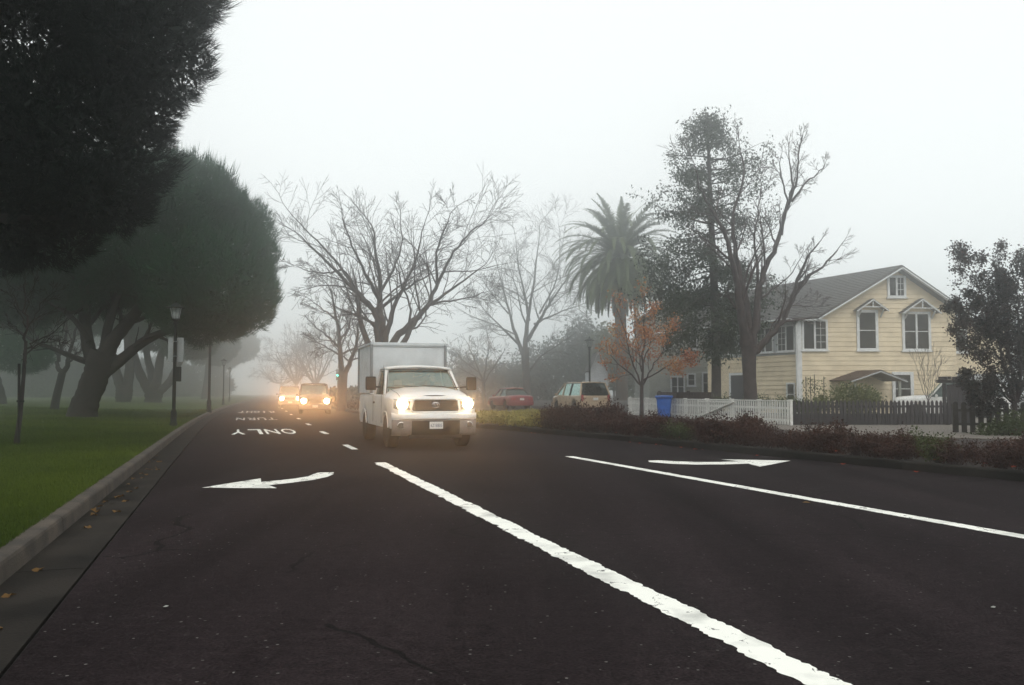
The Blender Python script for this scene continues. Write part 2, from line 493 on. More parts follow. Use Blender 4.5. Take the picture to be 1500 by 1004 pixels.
leafmat('conifer', (0.022, 0.034, 0.024), (0.060, 0.078, 0.048), 0.4, 0.15)
leafmat('evergreen', (0.018, 0.026, 0.018), (0.05, 0.06, 0.042), 0.3, 0.15)
leafmat('bush_dark', (0.010, 0.016, 0.013), (0.058, 0.036, 0.032), 0.9, 0.2, 0.45)
leafmat('bush_green', (0.035, 0.055, 0.016), (0.085, 0.10, 0.03), 1.2, 0.3)
leafmat('vine', (0.06, 0.085, 0.02), (0.16, 0.17, 0.05), 1.0, 0.3)
leafmat('autumn', (0.36, 0.10, 0.07), (0.56, 0.31, 0.10), 0.5, 0.35)
leafmat('red_leaf', (0.055, 0.014, 0.010), (0.11, 0.035, 0.018), 1.0, 0.2)
leafmat('heather', (0.024, 0.011, 0.008), (0.085, 0.032, 0.018), 0.8, 0.2)
leafmat('cover_green', (0.15, 0.13, 0.03), (0.34, 0.29, 0.08), 0.8, 0.25)
leafmat('frond', (0.050, 0.080, 0.032), (0.13, 0.155, 0.060), 0.5, 0.25)
leafmat('frond_dry', (0.055, 0.045, 0.035), (0.10, 0.085, 0.06), 0.5, 0.15)
leafmat('grass_blade', (0.018, 0.038, 0.006), (0.094, 0.128, 0.018), 0.22, 0.25, 0.9)
leafmat('litter', (0.22, 0.02, 0.022), (0.40, 0.08, 0.03), 1.0, 0.2)
leafmat('litter_brown', (0.07, 0.035, 0.015), (0.19, 0.11, 0.035), 1.0, 0.2)
material('car_white', (0.74, 0.74, 0.72), 0.3, second=(0.64, 0.63, 0.60), scale=2.2, coat=0.4, detail=9)
material('box_white', (0.60, 0.64, 0.66), 0.5, second=(0.47, 0.51, 0.53), scale=2.2, detail=10)
material('trim_grey', (0.20, 0.22, 0.23), 0.45, var=0.1, metal=0.4)
material('car_tan', (0.42, 0.31, 0.20), 0.3, var=0.05, scale=2, coat=0.4)
material('car_red', (0.20, 0.012, 0.024), 0.3, var=0.08, scale=2, coat=0.4)
material('car_dark', (0.10, 0.085, 0.08), 0.3, var=0.08, scale=2, coat=0.4)
material('car_silver', (0.34, 0.33, 0.33), 0.3, var=0.06, scale=2, metal=0.4, coat=0.3)
material('chrome', (0.62, 0.62, 0.62), 0.18, var=0.05, metal=1.0)
material('bumper_silver_shaded', (0.20, 0.19, 0.185), 0.5, var=0.12, metal=0.2)  # silver bumper, its colour darkened to stand in for the shadow on it
material('black_plastic', (0.010, 0.010, 0.010), 0.6, var=0.2, spec=0.2)
material('grille_dark', (0.022, 0.017, 0.015), 0.45, var=0.3, scale=30)
material('rubber', (0.011, 0.010, 0.010), 0.9, var=0.2, bump=0.3, bscale=60, spec=0.15)
material('rim', (0.34, 0.34, 0.34), 0.35, var=0.1, metal=0.8)
material('seat_cloth', (0.05, 0.055, 0.05), 0.9, var=0.2)
material('plate_white', (0.62, 0.64, 0.62), 0.5, var=0.04)
material('plate_ink', (0.02, 0.03, 0.12), 0.6, var=0.1)
material('tail_red', (0.30, 0.012, 0.012), 0.25, var=0.2, coat=0.4)
material('lens_clear', (0.55, 0.53, 0.50), 0.12, var=0.05, metal=0.6)
material('amber', (0.55, 0.20, 0.03), 0.25, var=0.1)
material('headlight_glow', (1, 0.9, 0.7), 0.3, emit=(1.0, 0.80, 0.46), estr=40)
material('signal_green', (0.1, 0.9, 0.6), 0.3, emit=(0.06, 1.0, 0.62), estr=6)
material('skin', (0.34, 0.20, 0.14), 0.6, var=0.1)
material('hair', (0.02, 0.014, 0.01), 0.7, var=0.2)
material('jacket', (0.03, 0.035, 0.045), 0.9, var=0.2)
material('sticker', (0.70, 0.75, 0.55), 0.6, var=0.05)
material('brown_board', (0.05, 0.03, 0.026), 0.9, var=0.3, scale=5, objrand=0.15)
glassmat('car_glass', (0.60, 0.80, 0.75), 0.5, refl=0.14)
glassmat('side_glass', (0.55, 0.70, 0.68), 0.25)
glassmat('pale_glass', (0.70, 0.95, 0.88), 0.6, refl=0.25)
glassmat('rear_glass', (0.42, 0.52, 0.50), 0.06)
# ================================================================ SETTING: ground, road, kerbs, markings
def sheet(name, rows, mat, label=None, kind='structure', parent=None):
    mb = MB(); mb.grid(rows)
    o = mb.build(name, mat, parent)
    if kind and parent is None: o['kind'] = kind
    if label: o['label'] = label
    return o
sheet('ground', [[(-390, y, -0.06), (0, y, -0.06), (390, y, -0.06)] for y in (-110, 0, 200, 420)], 'far_ground', 'flat ground fading into the fog')

VS = list(np.concatenate([np.arange(-45, 0, 9.0), np.arange(0, 60, 1.5), np.arange(60, 140, 4.0), np.arange(140, 400, 20.0)]))
_kp = [to_uv(G(*p)) for p in ((1500, 705), (1158, 673), (860, 640), (700, 628.5), (520, 605.8))]
_kv = [-45, 0] + [p[1] for p in _kp] + [110, 420]
_ku = [12.1, 11.9] + [p[0] for p in _kp] + [7.1, 7.1]
_o = np.argsort(_kv); _kv = np.array(_kv)[_o]; _ku = np.array(_ku)[_o]
def kerb_u(v):
    w = np.linspace(v - 5, v + 5, 11)
    return float(np.mean(np.interp(w, _kv, _ku)))
GJ, KF, KT = -0.97, -1.46, -1.62          # gutter joint, kerb face, kerb back on the left
road = sheet('road', [[RV(GJ, v, 0.0), RV(1.5, v, 0.0), RV(4, v, 0.0), RV(kerb_u(v) + 0.03, v, 0.0)] for v in VS], 'asphalt', 'dark asphalt road running into the fog')
sheet('road_base', [[RV(-1.7, v, -0.03), RV(0.4, v, -0.03)] for v in VS], 'tar', 'tar filled joint between gutter and asphalt')
rnd = random.Random(3); nrng = np.random.default_rng(5)
def lawn_z(u, v):
    d = max(0.0, -u - 1.62)
    return 0.13 + 0.03 * math.sin(u * 0.35 + v * 0.12) * min(1, d / 3.0) + 0.024 * min(max(0.0, d - 1.2), 13) * min(1.0, max(0.0, v - 14) / 16)
lawn = sheet('lawn', [[RV(u, v, lawn_z(u, v)) for u in (-220, -120, -60, -40, -30, -24, -19, -15, -12, -9.5, -7.5, -6, -4.5, -3.2, -2.2, KT)] for v in VS], 'turf', 'mown park grass under the trees left of the road')
for p in lawn.data.polygons: p.use_smooth = True
verge = sheet('verge', [[RV(kerb_u(v) + 0.14 + w, v, 0.115 if w < 1 else 0.10) for w in (0, 2, 6, 12, 25, 60, 180)] for v in VS], 'soil', 'bare dark soil of the planted verge right of the road')

# kerbs and gutter, cast in lengths with open joints
def strip_piece(name, prof, v0, v1, mat, parent, uf=None, n=2):
    """prof: (u, z) outline swept along the road from v0 to v1"""
    rows = []
    for v in np.linspace(v0, v1, n):
        b = uf(v) if uf else 0.0
        rows.append([RV(b + u, v, z) for u, z in prof])
    mb = MB(); mb.grid(rows, closed=True)
    m = len(prof)
    mb.add(rows[0], [tuple(range(m))]); mb.add(rows[-1], [tuple(range(m - 1, -1, -1))])
    return mb.build(name, mat, parent, fix=True)
kerb_l = thing('kerb', None, None); kerb_l['kind'] = 'structure'; kerb_l['label'] = 'pale concrete kerb along the edge of the lawn'
KPL = [(KF, -0.05), (KF - 0.012, 0.115), (KF - 0.022, 0.138), (KF - 0.045, 0.148), (KT, 0.150), (KT, -0.05)]
gut = thing('gutter', None, None); gut['kind'] = 'structure'; gut['label'] = 'stained concrete gutter beside the left kerb'
GPL = [(KF - 0.001, -0.05), (KF - 0.001, -0.002), (GJ - 0.12, 0.0035), (GJ - 0.025, 0.0), (GJ - 0.03, -0.05)]
v = -6.0
while v < 100:
    strip_piece('kerb_length', KPL, v, v + 3.04, 'concrete', kerb_l)
    strip_piece('gutter_length', GPL, v + 1.1, v + 1.1 + 3.04, 'concrete_dark', gut)
    v += 3.05
strip_piece('kerb_run', KPL, v, 390, 'concrete', kerb_l, n=12)
strip_piece('gutter_run', GPL, v + 1.1, 390, 'concrete_dark', gut, n=12)
kerb_r = thing('kerb', None, None); kerb_r['kind'] = 'structure'; kerb_r['label'] = 'dark concrete kerb in front of the low shrubs'
KPR = [(0, -0.05), (0.012, 0.115), (0.022, 0.135), (0.045, 0.146), (0.16, 0.148), (0.16, -0.05)]
v = -9.0
while v < 84:
    strip_piece('kerb_length', KPR, v, v + 3.04, 'concrete_dark', kerb_r, kerb_u, 4)
    v += 3.05
strip_piece('kerb_run', KPR, v, 390, 'concrete_dark', kerb_r, kerb_u, 12)

# painted markings: thin sheets on the asphalt
def px_mark(name, pts, z=0.004, mat='road_paint', label=None):
    mb = MB(); q = [G(x, y, z) for x, y in pts]
    mb.prism(q, (0, 0, 0.001))
    o = mb.build(name, mat, road)
    if label: o['label'] = label
    return o
def jag_line(name, a, b, w, jag, mat, label):
    """a line from world a to b with chipped edges"""
    a, b = np.array(a), np.array(b); L_ = np.linalg.norm(b - a); t = (b - a) / L_; s = np.array([t[1], -t[0], 0])
    n = int(L_ / 0.03); mb = MB()
    jl, jr = [0.45 * nrng.normal(0, 1, n + 3) + 1.0 * np.convolve(nrng.normal(0, 1, n + 3), np.ones(5) / 5, 'same') + 0.9 * np.convolve(nrng.normal(0, 1, n + 3), np.ones(19) / 19 * 2, 'same') - 1.2 * (np.convolve(nrng.random(n + 3) < 0.02, np.ones(3), 'same')) for _ in (0, 1)]
    rows = []
    for i in range(n + 1):
        c = a + t * L_ * i / n
        rows.append([c - s * (w / 2 + jag * jl[i]), c + s * (w / 2 + jag * jr[i])])
    mb.grid([[p + np.array([0, 0, 0.004]) for p in r_] for r_ in rows])
    o = mb.build(name, mat, road); o['label'] = label
    return o
pa, pb = G(556, 678), G(1211, 1004)
dirv = (pb - pa) / np.linalg.norm(pb - pa)
jag_line('lane_line', pa, pa + dirv * 24, 0.205, 0.014, 'road_paint', 'thick chipped white line down the middle of the picture')
pc, pd = G(833, 669), G(1500, 787)
dv2 = (pd - pc) / np.linalg.norm(pd - pc)
jag_line('lane_line', pc, pc + dv2 * 24, 0.19, 0.006, 'road_paint', 'white line on the right between the truck lane and the turn lane')
px_mark('turn_arrow', [(296.5, 714.5), (340, 707.5), (382, 701), (382.5, 706.3), (394, 705.3), (430, 701.5), (451, 698.2), (459, 695.0), (466, 692.6), (489, 692), (489, 694.5), (480, 698.6), (459, 703.2), (430, 707), (394, 711), (405.5, 715.3), (350, 715.2)],
        mat='road_paint_worn', label='worn white arrow curving left on the asphalt')
px_mark('turn_arrow', [(949.6, 675.0), (965, 674.6), (990, 676.0), (1020, 677.0), (1052, 677.0), (1083, 676.0), (1056, 673.2), (1110, 674.0), (1157.6, 675.2), (1113, 683.9), (1096, 679.4), (1060, 680.6), (1020, 680.8), (985, 679.8), (950.7, 677.0)],
        label='white arrow bending right beside the right kerb')
# short dashes of the lane divider
for i, (x, y) in enumerate(((512.5, 655.0), (474.7, 634.0), (451.7, 621.8), (437.5, 613.5), (426.5, 607.5), (419.4, 602.6), (413.4, 598.7))):
    c = G(x, y, 0.004)
    t = RV(0, to_uv(c)[1] + 1) - RV(0, to_uv(c)[1]); t /= np.linalg.norm(t); s = np.array([t[1], -t[0], 0])
    w, l = 0.075, 0.95
    q = [c - s * w - t * l, c + s * w - t * l, c + s * w + t * l, c - s * w + t * l]
    MB().prism(q, (0, 0, 0.001)).build('lane_dash', 'road_paint', road)
def text_mesh(ch, name, mat, extrude=0.0, bold=0.0):
    cu = bpy.data.curves.new('glyph', 'FONT'); cu.body = ch; cu.align_x = 'LEFT'; cu.size = 1.0; cu.extrude = extrude; cu.offset = bold
    ob = bpy.data.objects.new('glyph', cu); COL.objects.link(ob)
    bpy.context.view_layer.update()
    me = bpy.data.meshes.new_from_object(ob.evaluated_get(bpy.context.evaluated_depsgraph_get()))
    bpy.data.objects.remove(ob); bpy.data.curves.remove(cu)
    me.name = name; me.materials.clear(); me.materials.append(MAT[mat])
    co = np.array([v.co[:] for v in me.vertices]) if len(me.vertices) else np.zeros((1, 3))
    return me, co[:, 0].min(), co[:, 0].max(), co[:, 1].min(), co[:, 1].max()
def road_word(word, y_near, y_far, x_l, x_r, label, mat='road_paint'):
    n = len(word)
    for i, ch in enumerate(word):
        me, x0, x1, y0, y1 = text_mesh(ch, 'painted_letter', mat, bold=0.010)
        # the word faces oncoming traffic: first letter on our right, its top towards us
        f1 = 1 - i / n; f0 = 1 - (i + 0.80) / n
        for vv in me.vertices:
            a = (vv.co.x - x0) / max(1e-6, x1 - x0); b = (vv.co.y - y0) / max(1e-6, y1 - y0)
            if ch == 'I': a = 0.35 + 0.3 * a
            gx = f1 + (f0 - f1) * a
            yy = 575 + 1.0 / ((1 - b) / (y_far - 575) + b / (y_near - 575))
            c0, c1 = G(x_l, (y_near + y_far) / 2), G(x_r, (y_near + y_far) / 2)
            u0, u1 = to_uv(c0)[0], to_uv(c1)[0]
            vv_ = to_uv(G((x_l + x_r) / 2, yy))[1]
            vv.co = Vector(RV(u0 + (u1 - u0) * gx, vv_, 0.005))
        o = link(bpy.data.objects.new('painted_letter', me), road)
        o['label'] = label
road_word('ONLY', 636.4, 629.2, 334, 433, 'white letter of the word ONLY painted upside down on the lane')
road_word('TURN', 615.6, 612.2, 343, 405, 'white letter of the second painted word down the lane', 'road_paint_faded')
road_word('RIGHT', 605.0, 602.6, 348, 402, 'white letter of the farthest painted word down the lane', 'road_paint_faded')

# the side street behind the planting strip and the gravel drive in front of the yellow house
def flat_px(name, uv, z, mat, label):
    MBs = MB(); MBs.prism([RV(u, v, z) for u, v in uv], (0, 0, -0.03))
    o = MBs.build(name, mat); tag(o, label, kind='structure'); return o
flat_px('side_street', [(17.6, 46), (24.6, 46), (24.6, 95), (17.6, 95)], 0.112, 'asphalt', 'narrow asphalt side street where the two cars stand')
MB().prism([(8.6, 25.6, 0.128), (12, 22.6, 0.128), (30, 22.6, 0.128), (30, 46, 0.128), (8.4, 46, 0.128)], (0, 0, -0.02)).build('driveway', 'gravel_drive')
tag(bpy.data.objects['driveway'], 'pale gravel drive before the dark picket fence', kind='structure')

# lawn grass: blades, more of them close by
n = 170000
vv = np.exp(nrng.uniform(np.log(6.0), np.log(62), n))
uu = -1.60 - nrng.uniform(0, 1, n) * np.maximum(0.25, 0.262 * vv - 1.2)
bz = np.array([lawn_z(a, b) for a, b in zip(uu, vv)]) - 0.004
bx = np.empty((n, 3))
_b = np.array([bend(a) for a in vv])
bx[:, 0] = (uu + _b) * _ca - vv * _sa; bx[:, 1] = (uu + _b) * _sa + vv * _ca; bx[:, 2] = bz
ang = nrng.uniform(0, 2 * np.pi, n); wd = 0.0035 * (0.6 + vv / 9.0); ht = nrng.uniform(0.03, 0.062, n) * (1 + vv / 70)
side = np.stack([np.cos(ang), np.sin(ang), np.zeros(n)], 1) * wd[:, None]
lean = np.stack([np.cos(ang + 1.3), np.sin(ang + 1.3), np.zeros(n)], 1) * (ht * nrng.uniform(0, 0.8, n))[:, None]
tip = bx + lean; tip[:, 2] += ht
gv = np.stack([bx - side, bx + side, tip], 1).reshape(-1, 3)
tag(link(bpy.data.objects.new('lawn_grass', array_mesh('lawn_grass', gv, 3, 'grass_blade'))), 'short green blades of the park lawn', 'grass', kind='stuff')

# ================================================================ TREES
class Tubes:
    """many tapering branches in one mesh"""
    def __init__(s):
        s.V, s.Q, s.n = [], [], 0
    def add(s, pts, radii, n=5):
        pts = np.asarray(pts, float); radii = np.asarray(radii, float)
        k = len(pts)
        t = np.gradient(pts, axis=0)
        t /= np.maximum(1e-9, np.linalg.norm(t, axis=1))[:, None]
        ref = np.array([0.35, 0.77, 0.2]) if abs(t[0, 2]) > 0.6 else np.array([0.1, 0.2, 1.0])
        a = np.cross(t, ref); a /= np.maximum(1e-9, np.linalg.norm(a, axis=1))[:, None]
        b = np.cross(t, a)
        th = np.arange(n) * 2 * np.pi / n
        ring = pts[:, None, :] + radii[:, None, None] * (a[:, None, :] * np.cos(th)[None, :, None] + b[:, None, :] * np.sin(th)[None, :, None])
        s.V.append(ring.reshape(-1, 3))
        i = np.arange(k - 1)[:, None] * n; j = np.arange(n)[None, :]; j2 = (j + 1) % n
        q = np.stack([i + j, i + j2, i + n + j2, i + n + j], -1).reshape(-1, 4) + s.n
        s.Q.append(q); s.n += k * n
    def build(s, name, mat, parent):
        return link(bpy.data.objects.new(name, indexed_mesh(name, np.concatenate(s.V), np.concatenate(s.Q), mat)), parent)
def unit(v):
    v = np.asarray(v, float); return v / max(1e-9, np.linalg.norm(v))
def smooth_path(pts, per=4, wob=0.0, rng=None):
    """Catmull-Rom through the points"""
    p = [np.asarray(q, float) for q in pts]
    p = [2 * p[0] - p[1]] + p + [2 * p[-1] - p[-2]]
    out = []
    for i in range(1, len(p) - 2):
        for k in range(per):
            t = k / per
            out.append(0.5 * ((2 * p[i]) + (p[i + 1] - p[i - 1]) * t + (2 * p[i - 1] - 5 * p[i] + 4 * p[i + 1] - p[i + 2]) * t * t + (3 * p[i] - p[i - 1] - 3 * p[i + 1] + p[i + 2]) * t ** 3))
    out.append(p[-2])
    out = np.array(out)
    if wob and rng is not None:
        w = rng.normal(0, wob, out.shape); w[0] = 0
        out = out + w
    return out
def grow(tb, rng, p, d, L, r, level, maxl, opt, tips):
    """one branch with its side branches, recursively"""
    k = max(4, int(5 - level * 0.5) + 1)
    pts, dd = [np.array(p)], unit(d)
    for i in range(k - 1):
        dd = unit(dd + rng.normal(0, opt['wob'] * (1 - 0.22 * level), 3) + np.array([0, 0, opt['up'] * (0.5 if level == 0 else 1)]))
        pts.append(pts[-1] + dd * L / (k - 1))
    rr = np.linspace(r, max(opt['rmin'], r * (0.45 if level < maxl else 0.3)), k)
    tb.add(pts, rr, 6 if r > 0.08 else 4 if r > 0.025 else 3)
    if level >= maxl:
        tips.append((pts[-1], dd)); tips.append((pts[-2], dd)); return
    spawn(tb, rng, np.array(pts), rr, L, level, maxl, opt, tips)
def spawn(tb, rng, pts, rr, L, level, maxl, opt, tips, t0=0.25):
    nb = opt['n'][min(level, len(opt['n']) - 1)]
    nb = max(1, int(round(nb * rng.uniform(0.75, 1.25))))
    k = len(pts)
    for b in range(nb):
        t = t0 + (1 - t0) * (b + rng.uniform(0.1, 0.9)) / nb
        x = t * (k - 1); i = min(k - 2, int(x)); f = x - i
        p = pts[i] * (1 - f) + pts[i + 1] * f
        tg = unit(pts[i + 1] - pts[i])
        perp = unit(np.cross(tg, rng.normal(0, 1, 3)))
        a = rad(rng.uniform(*opt['ang']))
        d = tg * math.cos(a) + perp * math.sin(a)
        d[1] *= opt.get('flat', 0.8)
        r0 = (rr[i] * (1 - f) + rr[i + 1] * f)
        l2 = L * opt['ratio'] * rng.uniform(0.65, 1.2) * (1.15 - 0.5 * t)
        grow(tb, rng, p, d, l2, max(opt['rmin'], r0 * opt['rr']), level + 1, maxl, opt, tips)
    # continue the leader
    grow(tb, rng, pts[-1], unit(pts[-1] - pts[-2]), L * opt['ratio'] * 0.6, max(opt['rmin'], rr[-1] * 0.9), level + 1, maxl, opt, tips)
def bare_tree(name, label, D, trunk, limbs, seed, opt, maxl=3, mats=('bark_grey', 'twig'), group=None, depth=3.0):
    """trunk and limbs follow pixel paths of the photo at distance D; (px, py, radius_m[, depth offset])"""
    rng = np.random.default_rng(seed)
    base = P(trunk[0][0], trunk[0][1], D)
    root = thing(name, label, 'tree', (base[0], base[1], 0), group=group)
    o3 = np.array([base[0], base[1], 0.0])
    tk, br, tips = Tubes(), Tubes(), []
    def path(sp, z0):
        pts = []; n = len(sp)
        for i, q in enumerate(sp):
            dz = q[3] if len(q) > 3 else z0 * (i / max(1, n - 1))
            pts.append(P(q[0], q[1], D + dz) - o3)
        per = 4
        pp = smooth_path(pts, per)
        rr = np.interp(np.linspace(0, n - 1, len(pp)), range(n), [q[2] for q in sp])
        return pp, rr
    pp, rr = path(trunk, 0)
    pp[0][2] = -0.05; rr = np.array(rr); rr[0] *= 1.35
    tk.add(pp, rr, 12)
    for li in limbs:
        z0 = rng.uniform(-depth, depth)
        pp, rr = path(li, z0)
        pp = pp + np.concatenate([np.zeros((1, 3)), rng.normal(0, 0.03, (len(pp) - 1, 3))])
        rr = rr * np.linspace(0.95, opt.get('thin', 1.0), len(rr))
        L = np.linalg.norm(np.diff(pp, axis=0), axis=1).sum()
        kc = max(4, int(len(pp) * opt.get('cut', 1.0))); pp, rr = pp[:kc], rr[:kc]
        if rr[0] > 0.05: tk.add(pp, rr, 8)
        else: br.add(pp, rr, 5)
        spawn(br, rng, pp, rr, L * opt.get('limb', 0.6), 0, maxl, opt, tips, t0=0.2)
    tk.build('trunk', mats[0], root)
    br.build('crown', mats[1], root)
    return root, o3, tips
def leaf_quads(rng, pts, n_per, spread, size, droop=0.0, elong=1.6):
    """small leaf faces around points"""
    pts = np.asarray(pts, float)
    c = np.repeat(pts, n_per, axis=0)
    n = len(c)
    c = c + rng.normal(0, 1, (n, 3)) * np.asarray(spread)
    a = rng.normal(0, 1, (n, 3)); a[:, 2] -= droop; a /= np.linalg.norm(a, axis=1)[:, None]
    b = np.cross(a, rng.normal(0, 1, (n, 3))); b /= np.maximum(1e-6, np.linalg.norm(b, axis=1))[:, None]
    s = size * rng.uniform(0.6, 1.3, n)[:, None]
    return np.stack([c, c + a * s * 0.5 + b * s * 0.5 / elong, c + a * s, c + a * s * 0.5 - b * s * 0.5 / elong], 1).reshape(-1, 3)
def needles(rng, pts, dirs, n_per, length, width, spread):
    """tufts of needles: thin triangles fanning about a shoot direction"""
    c = np.repeat(np.asarray(pts), n_per, axis=0); d = np.repeat(np.asarray(dirs), n_per, axis=0)
    n = len(c)
    d = d + rng.normal(0, spread, (n, 3)); d /= np.linalg.norm(d, axis=1)[:, None]
    s = np.cross(d, rng.normal(0, 1, (n, 3))); s /= np.maximum(1e-6, np.linalg.norm(s, axis=1))[:, None]
    L_ = length * rng.uniform(0.7, 1.25, n)[:, None]
    c = c + rng.normal(0, length * 0.15, (n, 3))
    return np.stack([c - s * width, c + s * width, c + d * L_], 1).reshape(-1, 3)
def lobes_to_world(lobes, D):
    """(px, py, rx_px, rz_px, ry_m, depth offset) -> centre, radii"""
    out = []
    for q in lobes:
        dd = D + (q[5] if len(q) > 5 else 0)
        k = dd / FPX
        out.append((P(q[0], q[1], dd), np.array([q[2] * k, q[4], q[3] * k])))
    return out
def shell_points(rng, L, n, lo, hi, keep_in=0.78, lump=0.10, zcut=-2.0):
    """points near the outside of a union of ellipsoids, with outward directions"""
    vol = np.array([(r[0] * r[1] + r[0] * r[2] + r[1] * r[2]) for _, r in L]); vol /= vol.sum()
    P_, N_ = [], []
    for (c, r), w in zip(L, vol):
        m = int(n * w)
        d = rng.normal(0, 1, (m, 3)); d /= np.linalg.norm(d, axis=1)[:, None]
        d = d[d[:, 2] > zcut]
        ph = rng.uniform(0, 6.28, 6)
        bump = 1 + lump * (np.sin(d[:, 0] * 5 + ph[0]) * np.sin(d[:, 1] * 5 + ph[1]) + 0.7 * np.sin(d[:, 2] * 9 + ph[2]) * np.sin(d[:, 0] * 11 + ph[3]) + 0.5 * np.sin(d[:, 0] * 19 + ph[4]) * np.sin(d[:, 2] * 17 + ph[5]))
        q = c + d * r * (rng.uniform(lo, hi, len(d)) * bump)[:, None]
        nn = d / r; nn /= np.linalg.norm(nn, axis=1)[:, None]
        ok = np.ones(len(d), bool)
        for (c2, r2) in L:
            if c2 is c: continue
            ok &= (((q - c2) / r2) ** 2).sum(1) > keep_in ** 2
        P_.append(q[ok]); N_.append(nn[ok])
    return np.concatenate(P_), np.concatenate(N_)
def pine(name, label, D, base_px, trunk, limbs, lobes, seed, mat='pine_mid', tufts=9000, nl=0.30, nw=0.012, per=8, fill=9000, fsize=0.3, depth=4.0, bark='bark_dark', group=None, rs=1.0, up=0.7, lump=0.10, zc=-2.0, twigs=True):
    rng = np.random.default_rng(seed)
    base = P(base_px[0], base_px[1], D)
    root = thing(name, label, 'tree', (base[0], base[1], 0), group=group)
    o3 = np.array([base[0], base[1], 0.0])
    tk, tips = Tubes(), []
    for gi, sp in enumerate([trunk] + limbs):
        pts = []
        for i, q in enumerate(sp):
            dz = q[3] if len(q) > 3 else (0 if gi == 0 else rng.uniform(-0.4, 1) * depth * i / len(sp))
            pts.append(P(q[0], q[1], D + dz) - o3)
        pp = smooth_path(pts, 5)
        rr = np.interp(np.linspace(0, len(sp) - 1, len(pp)), range(len(sp)), [q[2] for q in sp])
        if gi == 0:
            pp[0][2] = -0.05; rr = np.array(rr); rr[0] *= 1.25
        rr = np.array(rr) * rs
        tk.add(pp, rr * (1 + rng.normal(0, 0.04, len(rr))), 12 if gi == 0 else 8)
        if gi and twigs:
            L_ = np.linalg.norm(np.diff(pp, axis=0), axis=1).sum()
            spawn(tk, rng, pp, rr, L_ * 0.45, 0, 2, dict(wob=0.18, up=0.05, n=(5, 3), ang=(25, 60), ratio=0.6, rr=0.45, rmin=0.012), tips, 0.3)
    tk.build('trunk', bark, root)
    L = [(c - o3, r) for c, r in lobes_to_world(lobes, D)]
    p, nrm = shell_points(rng, L, tufts, 0.86, 1.02, lump=lump, zcut=zc)
    d = nrm + np.array([0, 0, up]); d /= np.linalg.norm(d, axis=1)[:, None]
    tri = needles(rng, p, d, per, nl, nw, 0.45)
    # candle shoots that stand out of the outline
    m = rng.random(len(p)) < 0.10
    tri2 = needles(rng, p[m] + nrm[m] * nl * 0.3, unit_rows(d[m] + np.array([0, 0, up * 1.2])), per + 4, nl * 1.7, nw * 1.1, 0.10)
    q, _ = shell_points(rng, L, fill, 0.40, 0.84, keep_in=0.5, lump=lump, zcut=zc)
    fq = leaf_quads(rng, q, 1, 0.05, fsize, elong=3.2)
    ft = np.concatenate([fq.reshape(-1, 4, 3)[:, [0, 1, 2]].reshape(-1, 3), fq.reshape(-1, 4, 3)[:, [0, 2, 3]].reshape(-1, 3)])
    link(bpy.data.objects.new('crown', array_mesh('crown', np.concatenate([tri, tri2, ft]), 3, mat)), root)
    return root
def unit_rows(a):
    return a / np.maximum(1e-9, np.linalg.norm(a, axis=1))[:, None]

# --- the near pine, its crown hanging into the picture from the upper left; the trunk stands out of frame
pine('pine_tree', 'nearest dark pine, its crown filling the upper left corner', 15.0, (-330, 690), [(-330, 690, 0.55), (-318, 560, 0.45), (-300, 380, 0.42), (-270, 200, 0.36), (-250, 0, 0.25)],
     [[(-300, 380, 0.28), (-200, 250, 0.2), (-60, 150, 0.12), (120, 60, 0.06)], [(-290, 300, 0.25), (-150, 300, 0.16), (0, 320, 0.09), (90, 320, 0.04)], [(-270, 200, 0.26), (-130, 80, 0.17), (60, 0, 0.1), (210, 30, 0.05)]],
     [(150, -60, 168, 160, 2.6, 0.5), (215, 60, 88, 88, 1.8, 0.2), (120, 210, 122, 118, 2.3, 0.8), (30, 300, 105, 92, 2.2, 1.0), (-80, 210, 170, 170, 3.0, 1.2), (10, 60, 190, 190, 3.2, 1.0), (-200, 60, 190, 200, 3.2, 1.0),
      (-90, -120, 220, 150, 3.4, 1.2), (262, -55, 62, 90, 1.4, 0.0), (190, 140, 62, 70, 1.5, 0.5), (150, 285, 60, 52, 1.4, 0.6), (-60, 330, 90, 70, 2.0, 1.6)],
     11, 'pine_near', tufts=26000, nl=0.17, nw=0.0055, per=11, fill=72000, fsize=0.20, depth=1.0, lump=0.07, up=0.45)
